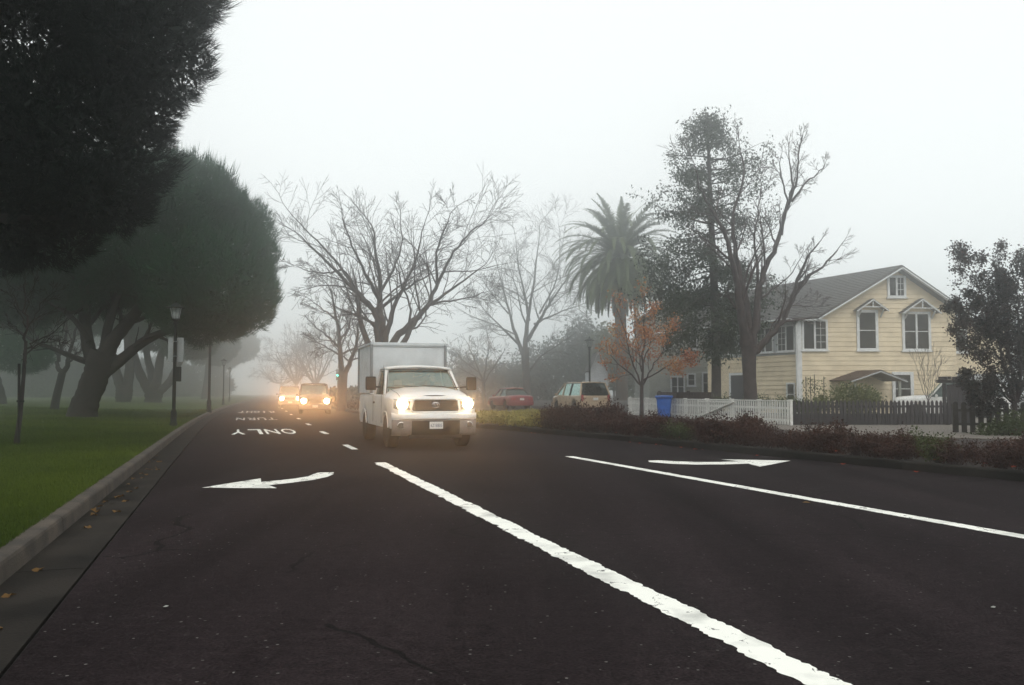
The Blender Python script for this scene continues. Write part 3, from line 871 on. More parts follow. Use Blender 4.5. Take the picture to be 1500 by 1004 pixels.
# --- the big umbrella pine over the lawn
pine('pine_tree', 'broad umbrella pine with thick forked trunk behind the near lamp post', 38.0, (120, 606),
     [(120, 606, 0.80), (127, 585, 0.76), (137, 560, 0.76), (146, 535, 0.80), (152, 515, 0.75)],
     [[(138, 545, 0.42), (128, 500, 0.38), (124, 460, 0.34), (124, 420, 0.28), (120, 370, 0.16)],
      [(150, 530, 0.50), (165, 500, 0.42), (190, 470, 0.36), (215, 435, 0.3), (240, 390, 0.18)],
      [(152, 545, 0.46), (180, 525, 0.36), (215, 498, 0.28), (262, 480, 0.2), (320, 468, 0.12)],
      [(150, 525, 0.30), (158, 480, 0.26), (170, 440, 0.22), (185, 390, 0.14)],
      [(142, 535, 0.22), (112, 525, 0.17), (80, 512, 0.13), (50, 500, 0.09), (20, 480, 0.05)],
      [(130, 500, 0.2), (110, 470, 0.16), (80, 448, 0.12), (40, 430, 0.06)]],
     [(215, 342, 172, 106, 6.0, 1.5), (302, 400, 98, 92, 4.2, 0.5), (150, 370, 120, 90, 6.0, 2), (60, 385, 95, 62, 5.0, 2.5), (340, 432, 60, 58, 2.8, -0.5), (250, 300, 110, 66, 4.5, 0), (300, 455, 62, 45, 3.4, 0.5),
      (215, 415, 70, 34, 3.0, 2.5), (20, 430, 60, 50, 4, 3)],
     12, 'pine_mid', tufts=30000, nl=0.31, nw=0.013, per=8, fill=30000, fsize=0.45, depth=2.5, lump=0.09, up=0.8, rs=0.72)
# --- pines further back in the park
pine('pine_tree', 'misty pine with a fork of two pale trunks beyond the umbrella pine', 86.0, (180, 590), [(180, 590, 0.78), (182, 575, 0.75), (182, 565, 0.8)],
     [[(178, 570, 0.5), (170, 545, 0.42), (162, 515, 0.36), (158, 480, 0.3), (150, 440, 0.2)], [(186, 570, 0.5), (190, 540, 0.44), (188, 505, 0.4), (186, 470, 0.3), (190, 430, 0.2)]],
     [(150, 440, 90, 48, 5, 2), (90, 450, 80, 45, 5, 4)], 13, tufts=7000, nl=0.45, nw=0.025, per=6, fill=7000, fsize=0.55, group='pines in the park', twigs=False)
pine('pine_tree', 'misty pine with trunk splayed into four stems beside the near lamp post', 88.0, (226, 591), [(224, 591, 0.95), (225, 580, 0.85), (226, 570, 0.9)],
     [[(218, 572, 0.5), (206, 550, 0.44), (198, 525, 0.36), (190, 490, 0.24)], [(224, 570, 0.45), (222, 548, 0.4), (216, 525, 0.33), (212, 490, 0.25)],
      [(228, 568, 0.5), (232, 545, 0.42), (236, 520, 0.36), (246, 490, 0.25)], [(234, 574, 0.42), (248, 560, 0.38), (258, 540, 0.33), (272, 515, 0.24), (285, 490, 0.18)]],
     [(240, 470, 70, 42, 5, 2), (280, 500, 36, 24, 3, 0), (262, 512, 20, 12, 2, 0)], 14, tufts=7000, nl=0.45, nw=0.025, per=6, fill=7000, fsize=0.55, group='pines in the park', twigs=False)
pine('pine_tree', 'dim pine at the left picture edge behind the staked sapling', 66.0, (-6, 594), [(-6, 594, 0.8), (-8, 570, 0.6), (-14, 540, 0.5), (-16, 500, 0.4)], [[(-14, 540, 0.3), (10, 510, 0.2), (40, 470, 0.1)]],
     [(0, 470, 75, 65, 5, 1), (30, 520, 38, 24, 3, 0), (-60, 430, 90, 70, 6, 2), (48, 535, 14, 9, 1.5, 0)], 15, tufts=7000, nl=0.42, nw=0.022, per=6, fill=7000, fsize=0.5, group='pines in the park')
pine('pine_tree', 'hazy pine overhanging the road edge past the second lamp post', 132.0, (300, 587), [(300, 587, 0.6), (302, 565, 0.45), (304, 540, 0.36), (306, 515, 0.3)], [],
     [(308, 512, 36, 22, 4, 0), (325, 505, 24, 17, 3, 0), (300, 498, 30, 22, 4, 1)], 16, tufts=5000, nl=0.5, nw=0.03, per=6, fill=5000, fsize=0.6, group='pines in the park')
pine('pine_tree', 'faint grey pine leaning over the far road under the umbrella pine', 200.0, (318, 586), [(318, 586, 0.6), (322, 565, 0.5), (328, 540, 0.4), (335, 520, 0.3)], [],
     [(345, 512, 32, 18, 5, 0), (325, 522, 26, 18, 5, 0), (352, 502, 24, 14, 4, 0)], 17, tufts=5000, nl=0.6, nw=0.04, per=6, fill=5000, fsize=0.75, group='pines in the park')
pine('pine_tree', 'pine lost in fog between the forked trunks and the left edge', 170.0, (60, 587), [(60, 587, 0.6), (60, 560, 0.45), (60, 520, 0.4)], [],
     [(60, 500, 70, 45, 8, 0), (120, 490, 50, 40, 7, 0)], 18, tufts=5000, nl=0.6, nw=0.04, per=6, fill=5000, fsize=0.75, group='pines in the park')
for i, (cx, D_, hh, lab) in enumerate(((20, 150.0, 40, 'blurred dark tree far across the park at the left picture edge'), (95, 175.0, 36, 'blurred dark tree far across the park behind the leaning tree'), (165, 190.0, 34, 'blurred dark tree far across the park behind the forked pine trunks'),
                                     (235, 180.0, 34, 'blurred dark tree far across the park behind the near lamp post'), (288, 205.0, 28, 'blurred dark tree far across the park before the second lamp post'))):
    by = 575 + 1690 / D_
    pine('park_tree', lab, D_, (cx, by), [(cx, by, 0.6), (cx, by - 12, 0.5), (cx + 2, by - 30, 0.4)], [], [(cx, by - hh + 4, 48, hh - 6, 7, 0), (cx + 22, by - hh * 0.6, 30, hh * 0.55, 6, 0), (cx - 24, by - hh * 0.6, 30, hh * 0.5, 6, 0), (cx, by - hh * 0.36, 44, hh * 0.34, 6, 2)],
         900 + i, 'evergreen', tufts=3500, nl=0.8, nw=0.07, per=6, fill=3500, fsize=1.0, group='far trees across the park', twigs=False)
# --- leaning thin tree under the umbrella pine
OPT_FINE = dict(wob=0.16, up=0.06, n=(5, 4, 3), ang=(22, 52), ratio=0.55, rr=0.5, rmin=0.010)
bare_tree('bare_tree', 'thin leaning bare tree left of the umbrella pine trunk', 50.0, [(79, 605, 0.26), (82, 585, 0.22), (88, 560, 0.2), (91, 547, 0.2)],
          [[(91, 548, 0.15), (84, 535, 0.12), (86, 520, 0.1), (95, 500, 0.08), (98, 470, 0.04)], [(91, 548, 0.16), (99, 530, 0.13), (104, 510, 0.1), (112, 480, 0.06), (118, 450, 0.03)],
           [(97, 535, 0.07), (110, 520, 0.06), (122, 512, 0.04)], [(86, 522, 0.06), (76, 505, 0.04), (70, 480, 0.02)]], 21, OPT_FINE, 3, ('bark_dark', 'twig'), depth=1.5)
# --- sapling with stake in the lawn
t21, _, _ = bare_tree('sapling', 'slender bare sapling tied to a stake at the left edge of the lawn', 19.2, [(23, 653, 0.055), (28, 620, 0.05), (33, 570, 0.042), (36, 530, 0.038), (38, 500, 0.034)],
          [[(38, 502, 0.03), (38, 470, 0.024), (36, 440, 0.016), (38, 405, 0.008)], [(37, 512, 0.024), (52, 500, 0.018), (75, 488, 0.012), (98, 470, 0.006)], [(37, 525, 0.022), (50, 508, 0.018), (72, 496, 0.01), (92, 492, 0.005)],
           [(38, 490, 0.02), (48, 468, 0.014), (66, 440, 0.009), (82, 425, 0.005)], [(38, 480, 0.018), (28, 455, 0.012), (18, 430, 0.008), (12, 405, 0.005)], [(37, 460, 0.014), (44, 430, 0.01), (52, 405, 0.005)], [(37, 496, 0.014), (24, 482, 0.01), (10, 470, 0.005)]],
          22, dict(wob=0.14, up=0.05, n=(6, 4, 3), ang=(20, 50), ratio=0.5, rr=0.55, rmin=0.0035), 3, ('bark_red', 'twig_red'), depth=0.5)
b0 = P(23, 653, 19.2)
s0, s1 = P(28, 645, 19.1), P(28, 533, 19.1)
stk = MB(); stk.tube([(s0[0] - b0[0], s0[1] - b0[1], 0.08), (s1[0] - b0[0], s1[1] - b0[1], s1[2])], 0.028, 8); stk.build('stake', 'bark_dark', t21, 40)
tie = MB(); q = P(30, 588, 19.15); tie.lathe([(0.05, -0.02), (0.075, -0.02), (0.075, 0.02), (0.05, 0.02)], 10, (q[0] - b0[0], q[1] - b0[1], q[2])); tie.build('tie', 'rubber', t21)

# --- bare street trees
OPT_BIG = dict(cut=0.86, wob=0.19, up=0.008, n=(9, 5, 3), ang=(24, 58), ratio=0.62, rr=0.46, rmin=0.0095, limb=0.50, flat=0.8, thin=0.6)
bare_tree('bare_tree', 'big bare many-stemmed tree rising behind the white truck box', 48.0, [(566, 607, 0.42), (564, 580, 0.38), (560, 545, 0.38), (560, 520, 0.4)],
    [[(556, 528, 0.22), (540, 505, 0.19), (528, 470, 0.16), (522, 430, 0.13), (512, 410, 0.11), (490, 380, 0.09), (455, 345, 0.06), (425, 310, 0.035), (400, 275, 0.015)],
     [(560, 520, 0.22), (553, 490, 0.2), (550, 460, 0.17), (535, 440, 0.14), (500, 405, 0.12), (470, 375, 0.09), (440, 350, 0.05), (410, 345, 0.02)],
     [(562, 520, 0.3), (562, 490, 0.27), (558, 460, 0.22), (556, 420, 0.17), (552, 380, 0.12), (545, 330, 0.07), (535, 285, 0.03)],
     [(562, 512, 0.2), (570, 470, 0.16), (585, 430, 0.12), (605, 390, 0.09), (620, 340, 0.05), (625, 290, 0.02)],
     [(566, 520, 0.24), (585, 490, 0.21), (612, 465, 0.18), (632, 440, 0.15), (645, 405, 0.12), (665, 370, 0.09), (690, 340, 0.06), (720, 318, 0.035), (750, 312, 0.015)],
     [(572, 525, 0.2), (592, 500, 0.18), (605, 475, 0.15), (625, 450, 0.12), (660, 425, 0.09), (700, 395, 0.05), (735, 350, 0.02)],
     [(556, 440, 0.12), (540, 410, 0.1), (520, 370, 0.07), (505, 330, 0.045), (495, 280, 0.02)], [(556, 430, 0.1), (575, 395, 0.08), (590, 350, 0.05), (580, 290, 0.02)],
     [(640, 415, 0.09), (640, 370, 0.07), (655, 325, 0.04), (680, 285, 0.015)], [(560, 450, 0.1), (590, 425, 0.08), (625, 405, 0.06), (650, 385, 0.03)],
     [(500, 395, 0.07), (480, 400, 0.05), (445, 395, 0.03), (415, 380, 0.012)], [(632, 445, 0.07), (670, 440, 0.05), (705, 430, 0.03), (725, 425, 0.012)]],
    31, OPT_BIG, 3, group='bare street trees', depth=3.0)
bare_tree('bare_tree', 'bare tree with two stems beside the green traffic signal', 62.0, [(501, 602, 0.36), (501, 580, 0.33), (502, 555, 0.32), (503, 545, 0.32)],
    [[(501, 548, 0.24), (499, 525, 0.2), (497, 495, 0.17), (492, 465, 0.13), (485, 430, 0.09), (475, 405, 0.03)], [(504, 548, 0.22), (514, 530, 0.18), (522, 505, 0.14), (526, 470, 0.1), (535, 430, 0.05)],
     [(498, 512, 0.12), (486, 498, 0.1), (470, 485, 0.07), (450, 470, 0.03)], [(498, 498, 0.1), (510, 480, 0.08), (516, 450, 0.05), (512, 420, 0.02)], [(494, 470, 0.09), (475, 455, 0.06), (455, 440, 0.035), (440, 430, 0.015)],
     [(500, 522, 0.08), (480, 510, 0.06), (462, 500, 0.035), (446, 490, 0.015)]],
    32, dict(OPT_BIG, rmin=0.0125), 3, group='bare street trees', depth=2.5)
bare_tree('bare_tree', 'pale bare tree with a single trunk behind the red car', 98.0, [(772, 600, 0.5), (772, 570, 0.42), (770, 535, 0.42), (769, 510, 0.44)],
    [[(769, 515, 0.34), (772, 480, 0.28), (778, 440, 0.2), (785, 390, 0.12), (790, 340, 0.06), (788, 300, 0.02)], [(766, 520, 0.28), (755, 490, 0.22), (745, 455, 0.16), (735, 415, 0.1), (725, 370, 0.05), (730, 320, 0.02)],
     [(772, 500, 0.26), (790, 470, 0.2), (808, 440, 0.15), (830, 410, 0.09), (855, 380, 0.04)], [(775, 470, 0.18), (768, 430, 0.14), (758, 380, 0.09), (755, 320, 0.03)], [(760, 505, 0.16), (735, 480, 0.12), (710, 455, 0.07), (692, 430, 0.03)],
     [(774, 545, 0.14), (790, 525, 0.11), (810, 510, 0.08), (840, 490, 0.04), (860, 470, 0.02)], [(782, 475, 0.14), (810, 462, 0.11), (840, 450, 0.07), (868, 440, 0.03)], [(790, 460, 0.12), (815, 410, 0.08), (820, 350, 0.04), (815, 305, 0.015)],
     [(745, 460, 0.1), (720, 430, 0.07), (700, 400, 0.03)]],
    33, dict(OPT_BIG, n=(9, 6, 3), rmin=0.014), 3, group='bare street trees', depth=3.0)
bare_tree('bare_tree', 'bare grey and red barked tree rising in front of the yellow house', 36.0, [(1102, 622, 0.34), (1100, 590, 0.28), (1098, 555, 0.265), (1097, 525, 0.29), (1098, 508, 0.32)],
    [[(1094, 512, 0.24), (1088, 475, 0.2), (1082, 430, 0.17), (1075, 390, 0.14), (1062, 345, 0.1), (1045, 310, 0.08), (1025, 275, 0.05), (1020, 235, 0.025), (1025, 205, 0.012)],
     [(1098, 508, 0.22), (1095, 460, 0.18), (1085, 410, 0.14), (1076, 360, 0.11), (1075, 310, 0.08), (1090, 260, 0.06), (1085, 215, 0.035), (1100, 185, 0.015)],
     [(1102, 508, 0.22), (1108, 470, 0.18), (1112, 430, 0.15), (1122, 390, 0.13), (1140, 350, 0.11), (1150, 310, 0.09), (1160, 275, 0.07), (1156, 235, 0.045), (1144, 200, 0.018)],
     [(1106, 515, 0.17), (1122, 500, 0.15), (1145, 470, 0.125), (1160, 440, 0.11), (1178, 410, 0.09), (1205, 390, 0.06), (1235, 360, 0.035), (1252, 352, 0.012)],
     [(1150, 465, 0.10), (1165, 425, 0.085), (1175, 395, 0.07), (1192, 365, 0.045), (1215, 340, 0.02)], [(1155, 300, 0.06), (1168, 260, 0.05), (1172, 215, 0.03), (1178, 190, 0.012)],
     [(1160, 295, 0.055), (1180, 268, 0.045), (1200, 250, 0.03), (1218, 230, 0.012)], [(1145, 345, 0.06), (1152, 295, 0.05), (1143, 250, 0.03), (1145, 205, 0.012)],
     [(1112, 440, 0.06), (1130, 425, 0.045), (1160, 400, 0.03), (1190, 345, 0.012)], [(1108, 450, 0.08), (1110, 400, 0.07), (1105, 345, 0.05), (1115, 290, 0.03), (1112, 230, 0.012)],
     [(1075, 395, 0.06), (1058, 380, 0.05), (1030, 350, 0.03), (1000, 325, 0.012)], [(1090, 470, 0.05), (1070, 440, 0.04), (1050, 425, 0.02)], [(1062, 345, 0.05), (1050, 310, 0.035), (1062, 270, 0.02)],
     [(1118, 500, 0.03), (1150, 455, 0.03), (1185, 447, 0.02), (1205, 440, 0.008)]],
    34, dict(OPT_BIG, n=(6, 4, 3), wob=0.17, up=0.03, rmin=0.0070, limb=0.32, ang=(22, 50)), 3, ('bark_red', 'twig_red'), group='bare street trees', depth=2.0)
# far trees over the road, almost gone in the fog
for i, (bx_, D_, lab, sd) in enumerate(((434, 175.0, 'round hazy bare tree above the far sport utility vehicle', 41), (462, 150.0, 'hazy bare tree above the near sport utility vehicle', 42), (412, 230.0, 'faintest bare tree at the end of the road', 43))):
    ky = 575 + 1690 / D_; s = (1.0, 1.05, 0.6)[i]
    bare_tree('bare_tree', lab, D_, [(bx_, ky, 0.35), (bx_, ky - 14, 0.3), (bx_, ky - 22, 0.3)],
        [[(bx_, ky - 20, 0.2), (bx_ + dx * 0.4, ky - 40 * s, 0.16), (bx_ + dx * 0.8, ky - 65 * s, 0.1), (bx_ + dx, ky - h_ * s, 0.03)] for dx, h_ in ((-32, 82), (-18, 98), (0, 105), (14, 100), (26, 86), (34, 68), (-38, 60))],
        sd, dict(OPT_BIG, rmin=0.022, limb=0.7, n=(6, 4, 3)), 3, ('bark_grey', 'twig'), depth=4)
bare_tree('bare_tree', 'small pale bare tree between the truck mirror and the red car', 96.0, [(710, 598, 0.2), (709, 575, 0.17), (708, 555, 0.17)],
    [[(708, 560, 0.12), (700, 540, 0.09), (690, 515, 0.06), (680, 495, 0.03)], [(708, 558, 0.12), (712, 535, 0.09), (716, 505, 0.05), (712, 480, 0.02)], [(710, 560, 0.1), (722, 540, 0.08), (735, 520, 0.05), (745, 500, 0.02)], [(706, 558, 0.1), (690, 548, 0.07), (672, 540, 0.04), (660, 525, 0.02)],
     [(700, 545, 0.08), (675, 525, 0.05), (662, 505, 0.02)]],
    44, dict(OPT_BIG, rmin=0.014, limb=0.7, n=(6, 4, 3)), 3, depth=3)

# --- dense evergreens behind the bare tree
def bushy(name, label, D, base_px, lobes, seed, mat, n, size, stems=3, bark='bark_grey', cat='tree', per=1, spread=0.1, group=None, elong=1.7, stem_r=0.09, hi=1.05):
    rng = np.random.default_rng(seed)
    base = P(base_px[0], base_px[1], D)
    root = thing(name, label, cat, (base[0], base[1], 0.1), group=group)
    o3 = np.array([base[0], base[1], 0.1])
    L = [(c - o3, r) for c, r in lobes_to_world(lobes, D)]
    tk, tips = Tubes(), []
    for c, r in L:
        for k in range(stems):
            e = c + rng.normal(0, 0.45, 3) * r
            m = np.array([c[0] * 0.35, c[1] * 0.35, c[2] * 0.45]) + rng.normal(0, 0.15, 3)
            pp = smooth_path([np.array([rng.normal(0, 0.1), rng.normal(0, 0.1), -0.05]), m, e], 4)
            rr = np.linspace(stem_r, stem_r * 0.25, len(pp)); tk.add(pp, rr, 5)
            spawn(tk, rng, pp, rr, r.mean() * 0.9, 1, 2, dict(wob=0.2, up=0.05, n=(4, 4), ang=(25, 60), ratio=0.6, rr=0.5, rmin=0.006), tips, 0.4)
    tk.build('trunk', bark, root)
    p, _ = shell_points(rng, L, n, 0.35, hi, keep_in=0.55, lump=0.14)
    # clumps: leaves gather round nodes, leaving gaps
    nodes = p[rng.random(len(p)) < 0.12]
    cl = nodes[rng.integers(0, len(nodes), len(p))]
    q = cl + rng.normal(0, 1, (len(p), 3)) * (np.mean([r.mean() for _, r in L]) * 0.10)
    me = array_mesh('crown', leaf_quads(rng, q, per, spread, size, elong=elong), 4, mat)
    link(bpy.data.objects.new('crown', me), root)
    return root
bushy('evergreen_tree', 'dark hazy evergreen mass behind the single trunked bare tree', 135.0, (815, 595), [(815, 545, 62, 48, 6, 0), (855, 520, 36, 52, 5, 1), (770, 560, 45, 32, 5, 1)], 51, 'evergreen', 15000, 0.55)
bushy('evergreen_tree', 'low hazy evergreen between the truck and the red car', 140.0, (690, 594), [(690, 555, 42, 36, 5, 0), (735, 560, 36, 32, 4, 0), (660, 570, 30, 26, 4, 0)], 52, 'evergreen', 9000, 0.55)
bushy('evergreen_tree', 'yellowish evergreen behind the white gabled shed', 120.0, (900, 594), [(895, 520, 32, 48, 4, 0), (925, 545, 32, 36, 4, 0)], 53, 'bush_green', 7000, 0.55)
bushy('evergreen_tree', 'dim dark shrub on the far verge behind the near sport utility vehicle', 84.0, (497, 596), [(494, 583, 14, 10, 3, 0), (520, 582, 18, 12, 3, 0)], 54, 'evergreen', 3500, 0.4, cat='shrub')

# --- palm
def make_palm():
    D = 90.0
    base = P(911, 594, D); ctr = P(907, 372, D)
    root = thing('palm_tree', 'tall date palm with shaggy crown fading into the fog', 'tree', (base[0], base[1], 0))
    rng = np.random.default_rng(61)
    H = ctr[2]; ox = ctr[0] - base[0]
    tk = Tubes(); hs = np.linspace(-0.05, H, 60)
    pts = np.stack([ox * (hs / H) ** 1.3, 0 * hs, hs], 1)
    rr = np.interp(hs, [0, 0.8, 3, H - 2.4, H - 1.0, H], [0.75, 0.62, 0.56, 0.58, 0.85, 0.6]) * (1 + 0.05 * (np.arange(60) % 2))
    tk.add(pts, rr, 14); tk.build('trunk', 'bark_palm', root)
    def frond_mesh(e0, bnd, L, seed, mat, hang=0.0, leaf=0.55):
        r = np.random.default_rng(seed); k = 22; p = np.zeros(3); pts = [p.copy()]; e = rad(e0)
        for i in range(k):
            e -= rad(bnd) / k * (0.5 + 1.0 * i / k)
            p = p + np.array([math.cos(e), 0, math.sin(e)]) * L / k; pts.append(p.copy())
        pts = np.array(pts); out = []
        tb = []
        for i in range(k):      # rachis
            a, b = pts[i], pts[i + 1]; w = 0.05 * (1 - i / k) + 0.012
            tb += [a + (0, -w, 0), a + (0, w, 0), b + (0, w * 0.95, 0), b + (0, -w * 0.95, 0)]
        for j in range(2, 2 * k * 2):
            t = j / (2 * k * 2); x = t * k; i = min(k - 1, int(x)); c = pts[i] + (pts[i + 1] - pts[i]) * (x - i)
            tg = unit(pts[i + 1] - pts[i]); up = np.array([-tg[2], 0, tg[0]])
            for s in (-1, 1):
                d = unit(tg * 0.75 + np.array([0, s, 0]) * 0.75 + up * (0.28 - hang) + r.normal(0, 0.10, 3) + np.array([0, 0, -0.25 - hang]))
                ll = leaf * (math.sin(math.pi * min(1, t * 0.9 + 0.12)) * 0.85 + 0.2) * r.uniform(0.8, 1.15)
                w = unit(np.cross(d, up)) * 0.052
                tb += [c - w, c + w, c + d * ll * 0.6 + w * 0.8, c + d * ll]
        return array_mesh('frond', np.array(tb), 4, mat)
    kinds = []
    for i, (e0, b0, L_) in enumerate(((82, 50, 6.9), (66, 85, 7.4), (50, 102, 7.6), (32, 106, 7.6), (12, 98, 7.4), (-8, 82, 6.9), (-30, 54, 6.3))):
        kinds.append([frond_mesh(e0 + dj, b0, L_, 100 + i * 3 + j, 'frond', leaf=0.74) for j, dj in enumerate((-6, 5))])
    dry = [frond_mesh(-50, 45, 5.2, 130 + j, 'frond_dry', 0.2, 0.5) for j in range(3)]
    counts = (8, 15, 22, 28, 34, 36, 36)
    for kd, cnt in enumerate(counts):
        off = rng.uniform(0, 6.28)
        for c in range(cnt):
            a = off + 2 * math.pi * (c + rng.uniform(-0.3, 0.3)) / cnt
            z = H - 0.15 * kd + rng.uniform(-0.1, 0.1)
            s = rng.uniform(0.88, 1.08)
            inst('frond', kinds[kd][c % 2], root, (ox + 0.25 * math.cos(a), 0.25 * math.sin(a), z), (rng.uniform(-0.1, 0.1), rng.uniform(-0.08, 0.08), a), (s, s, s))
    for c in range(26):
        a = 2 * math.pi * (c + rng.uniform(-0.3, 0.3)) / 26
        inst('dry_frond', dry[c % 3], root, (ox + 0.4 * math.cos(a), 0.4 * math.sin(a), H - 1.1 + rng.uniform(-0.2, 0.2)), (0, 0, a), (1, 1, rng.uniform(0.9, 1.1)))
make_palm()

# --- tall ragged conifer
def make_conifer():
    D = 46.0; rng = np.random.default_rng(71)
    base = P(1049, 610, D); o3 = np.array([base[0], base[1], 0.0])
    root = thing('conifer_tree', 'tall ragged evergreen conifer between the palm and the bare tree', 'tree', (base[0], base[1], 0))
    top = P(1036, 166, D) - o3
    tk = Tubes()
    mid = P(1046, 420, D) - o3
    pp = smooth_path([np.array([0, 0, -0.05]), P(1049, 530, D) - o3, mid, P(1040, 280, D) - o3, top], 8)
    tk.add(pp, np.interp(np.arange(len(pp)), [0, 3, len(pp) * 0.5, len(pp) - 1], [0.36, 0.26, 0.21, 0.03]), 10)
    nodes, tips = [], []
    rows = [(180, 16), (200, 34), (222, 58), (245, 80), (268, 88), (290, 92), (312, 96), (335, 98), (358, 100), (382, 104), (405, 108), (430, 106), (455, 98), (480, 78), (500, 52)]
    for py, ext in rows:
        for k in range(7 if py < 300 else 9 if py < 470 else 5):
            a = rng.uniform(0, 2 * math.pi)
            c = P(1040 + (py - 300) * 0.03, py + rng.uniform(-12, 12), D) - o3
            L_ = ext / FPX * D * rng.uniform(0.5, 1.08)
            d = np.array([math.cos(a), math.sin(a) * 0.9, rng.uniform(-0.05, 0.35) if py < 350 else rng.uniform(-0.35, 0.12)])
            pts = [c]
            dd = unit(d)
            for i in range(6):
                dd = unit(dd + rng.normal(0, 0.10, 3) + np.array([0, 0, -0.05 if py > 350 else 0.02])); pts.append(pts[-1] + dd * L_ / 6)
            pts = np.array(pts)
            tk.add(pts, np.linspace(0.045, 0.008, 7), 4)
            for i in range(3 if py < 400 else 2, 7):
                for j in range(2 if py < 300 else 3):
                    e = pts[i] + rng.normal(0, 1, 3) * np.array([0.28, 0.28, 0.16]) * (0.7 + 0.06 * i)
                    nodes.append(e)
                    if j == 0: tk.add([pts[i], (pts[i] + e) / 2 + (0, 0, 0.03), e], [0.012, 0.009, 0.005], 3)
    # heavy dark mass against the palm
    for (px, py, rx, rz, m) in ((968, 395, 26, 46, 60), (985, 440, 26, 20, 30), (1010, 470, 40, 40, 55), (1072, 450, 22, 30, 40), (1000, 505, 22, 18, 26)):
        c = P(px, py, D + 1) - o3
        nodes += list(c + rng.normal(0, 0.55, (m, 3)) * np.array([rx, rx, rz]) / FPX * D)
    tk.build('trunk', 'bark_grey', root)
    nodes = np.array(nodes)
    p = np.repeat(nodes, 5, axis=0) + rng.normal(0, 0.13, (len(nodes) * 5, 3))
    q = leaf_quads(rng, p, 5, (0.13, 0.13, 0.17), 0.17, droop=0.8, elong=2.4)
    link(bpy.data.objects.new('crown', array_mesh('crown', q, 4, 'conifer')), root)
make_conifer()

# --- young maple still holding orange and red leaves
rt, o3, tips = bare_tree('maple_tree', 'young maple with orange and red autumn leaves before the white fence', 40.0, [(940, 615, 0.11), (940, 595, 0.09), (940, 570, 0.085), (940, 560, 0.085)],
    [[(940, 562, 0.06), (941, 530, 0.05), (944, 490, 0.035), (942, 440, 0.012)], [(940, 565, 0.05), (928, 535, 0.04), (918, 500, 0.025), (905, 455, 0.01)], [(940, 568, 0.045), (955, 540, 0.035), (970, 515, 0.02), (985, 490, 0.01)],
     [(940, 566, 0.05), (920, 545, 0.035), (902, 530, 0.02), (888, 515, 0.01)], [(941, 560, 0.045), (962, 545, 0.03), (985, 535, 0.018), (1004, 528, 0.008)], [(940, 545, 0.035), (934, 505, 0.025), (925, 465, 0.012)], [(941, 535, 0.035), (952, 500, 0.025), (960, 465, 0.01)]],
    81, dict(wob=0.13, up=0.05, n=(6, 4, 3), ang=(22, 50), ratio=0.5, rr=0.5, rmin=0.004, limb=0.6), 3, ('bark_red', 'twig_red'), depth=1.4)
rng = np.random.default_rng(82)
tp = np.array([t[0] for t in tips])
zz = (tp[:, 2] - 1.5) / 4.0
keep = rng.random(len(tp)) < np.clip(1.0 - zz * 0.68, 0.12, 0.85)
link(bpy.data.objects.new('leaves', array_mesh('leaves', leaf_quads(rng, tp[keep], 3, 0.12, 0.10, droop=0.4, elong=1.3), 4, 'autumn')), rt)
# ================================================================ BUILDINGS
def window_part(parent, o, ux, nrm, x0, x1, z0, z1, sashes=1, rail=True, grid=None, fw=0.11, proud=0.07, sill=True, glass='window_dark', frame='white_paint'):
    """a window on a wall: o = wall origin, ux along the wall, nrm outward; frame > pane per light, sill"""
    o, ux, nrm = (np.array(a, float) for a in (o, ux, nrm))
    def W(x, z, d): return o + ux * x + nrm * d + np.array([0, 0, z])
    def slab(mb, xa, xb, za, zb, d0, d1): mb.prism([W(xa, za, d0), W(xb, za, d0), W(xb, zb, d0), W(xa, zb, d0)], nrm * (d1 - d0))
    fr = MB(); b = 0.032
    slab(fr, x0, x1, z1 - fw, z1, b, proud + b); slab(fr, x0, x1, z0, z0 + fw * 0.8, b, proud + b)
    slab(fr, x0, x0 + fw, z0 + fw * 0.8, z1 - fw, b, proud + b); slab(fr, x1 - fw, x1, z0 + fw * 0.8, z1 - fw, b, proud + b)
    ix0, ix1, iz0, iz1 = x0 + fw, x1 - fw, z0 + fw * 0.8, z1 - fw
    sw = (ix1 - ix0) / sashes
    for s in range(1, sashes):
        slab(fr, ix0 + s * sw - 0.05, ix0 + s * sw + 0.05, iz0, iz1, b, proud + b - 0.004)
    win = fr.build('window', frame, parent)
    for s in range(sashes):
        a, c = ix0 + s * sw + (0.05 if s else 0), ix0 + (s + 1) * sw - (0.05 if s < sashes - 1 else 0)
        cuts = [iz0, (iz0 + iz1) / 2, iz1] if rail else [iz0, iz1]
        for k in range(len(cuts) - 1):
            za, zb = cuts[k] + (0.02 if k else 0), cuts[k + 1] - (0.02 if k < len(cuts) - 2 else 0)
            mb = MB(); slab(mb, a, c, za, zb, b, b + 0.02); mb.build('pane', glass, win)
        if rail:
            mb = MB(); slab(mb, a, c, cuts[1] - 0.02, cuts[1] + 0.02, b, b + 0.045); mb.build('meeting_rail', frame, win)
        if grid and s == grid[0]:
            mb = MB(); gx, gz = grid[1], grid[2]
            for i in range(1, gx): slab(mb, a + (c - a) * i / gx - 0.012, a + (c - a) * i / gx + 0.012, iz0, iz1, b + 0.02, b + 0.034)
            for j in range(1, gz): slab(mb, a, c, iz0 + (iz1 - iz0) * j / gz - 0.012, iz0 + (iz1 - iz0) * j / gz + 0.012, b + 0.02, b + 0.036)
            mb.build('muntin', frame, win)
    if sill:
        mb = MB(); slab(mb, x0 - 0.06, x1 + 0.06, z0 - 0.07, z0 - 0.003, b, proud + 0.09); mb.build('sill', frame, win)
    return win
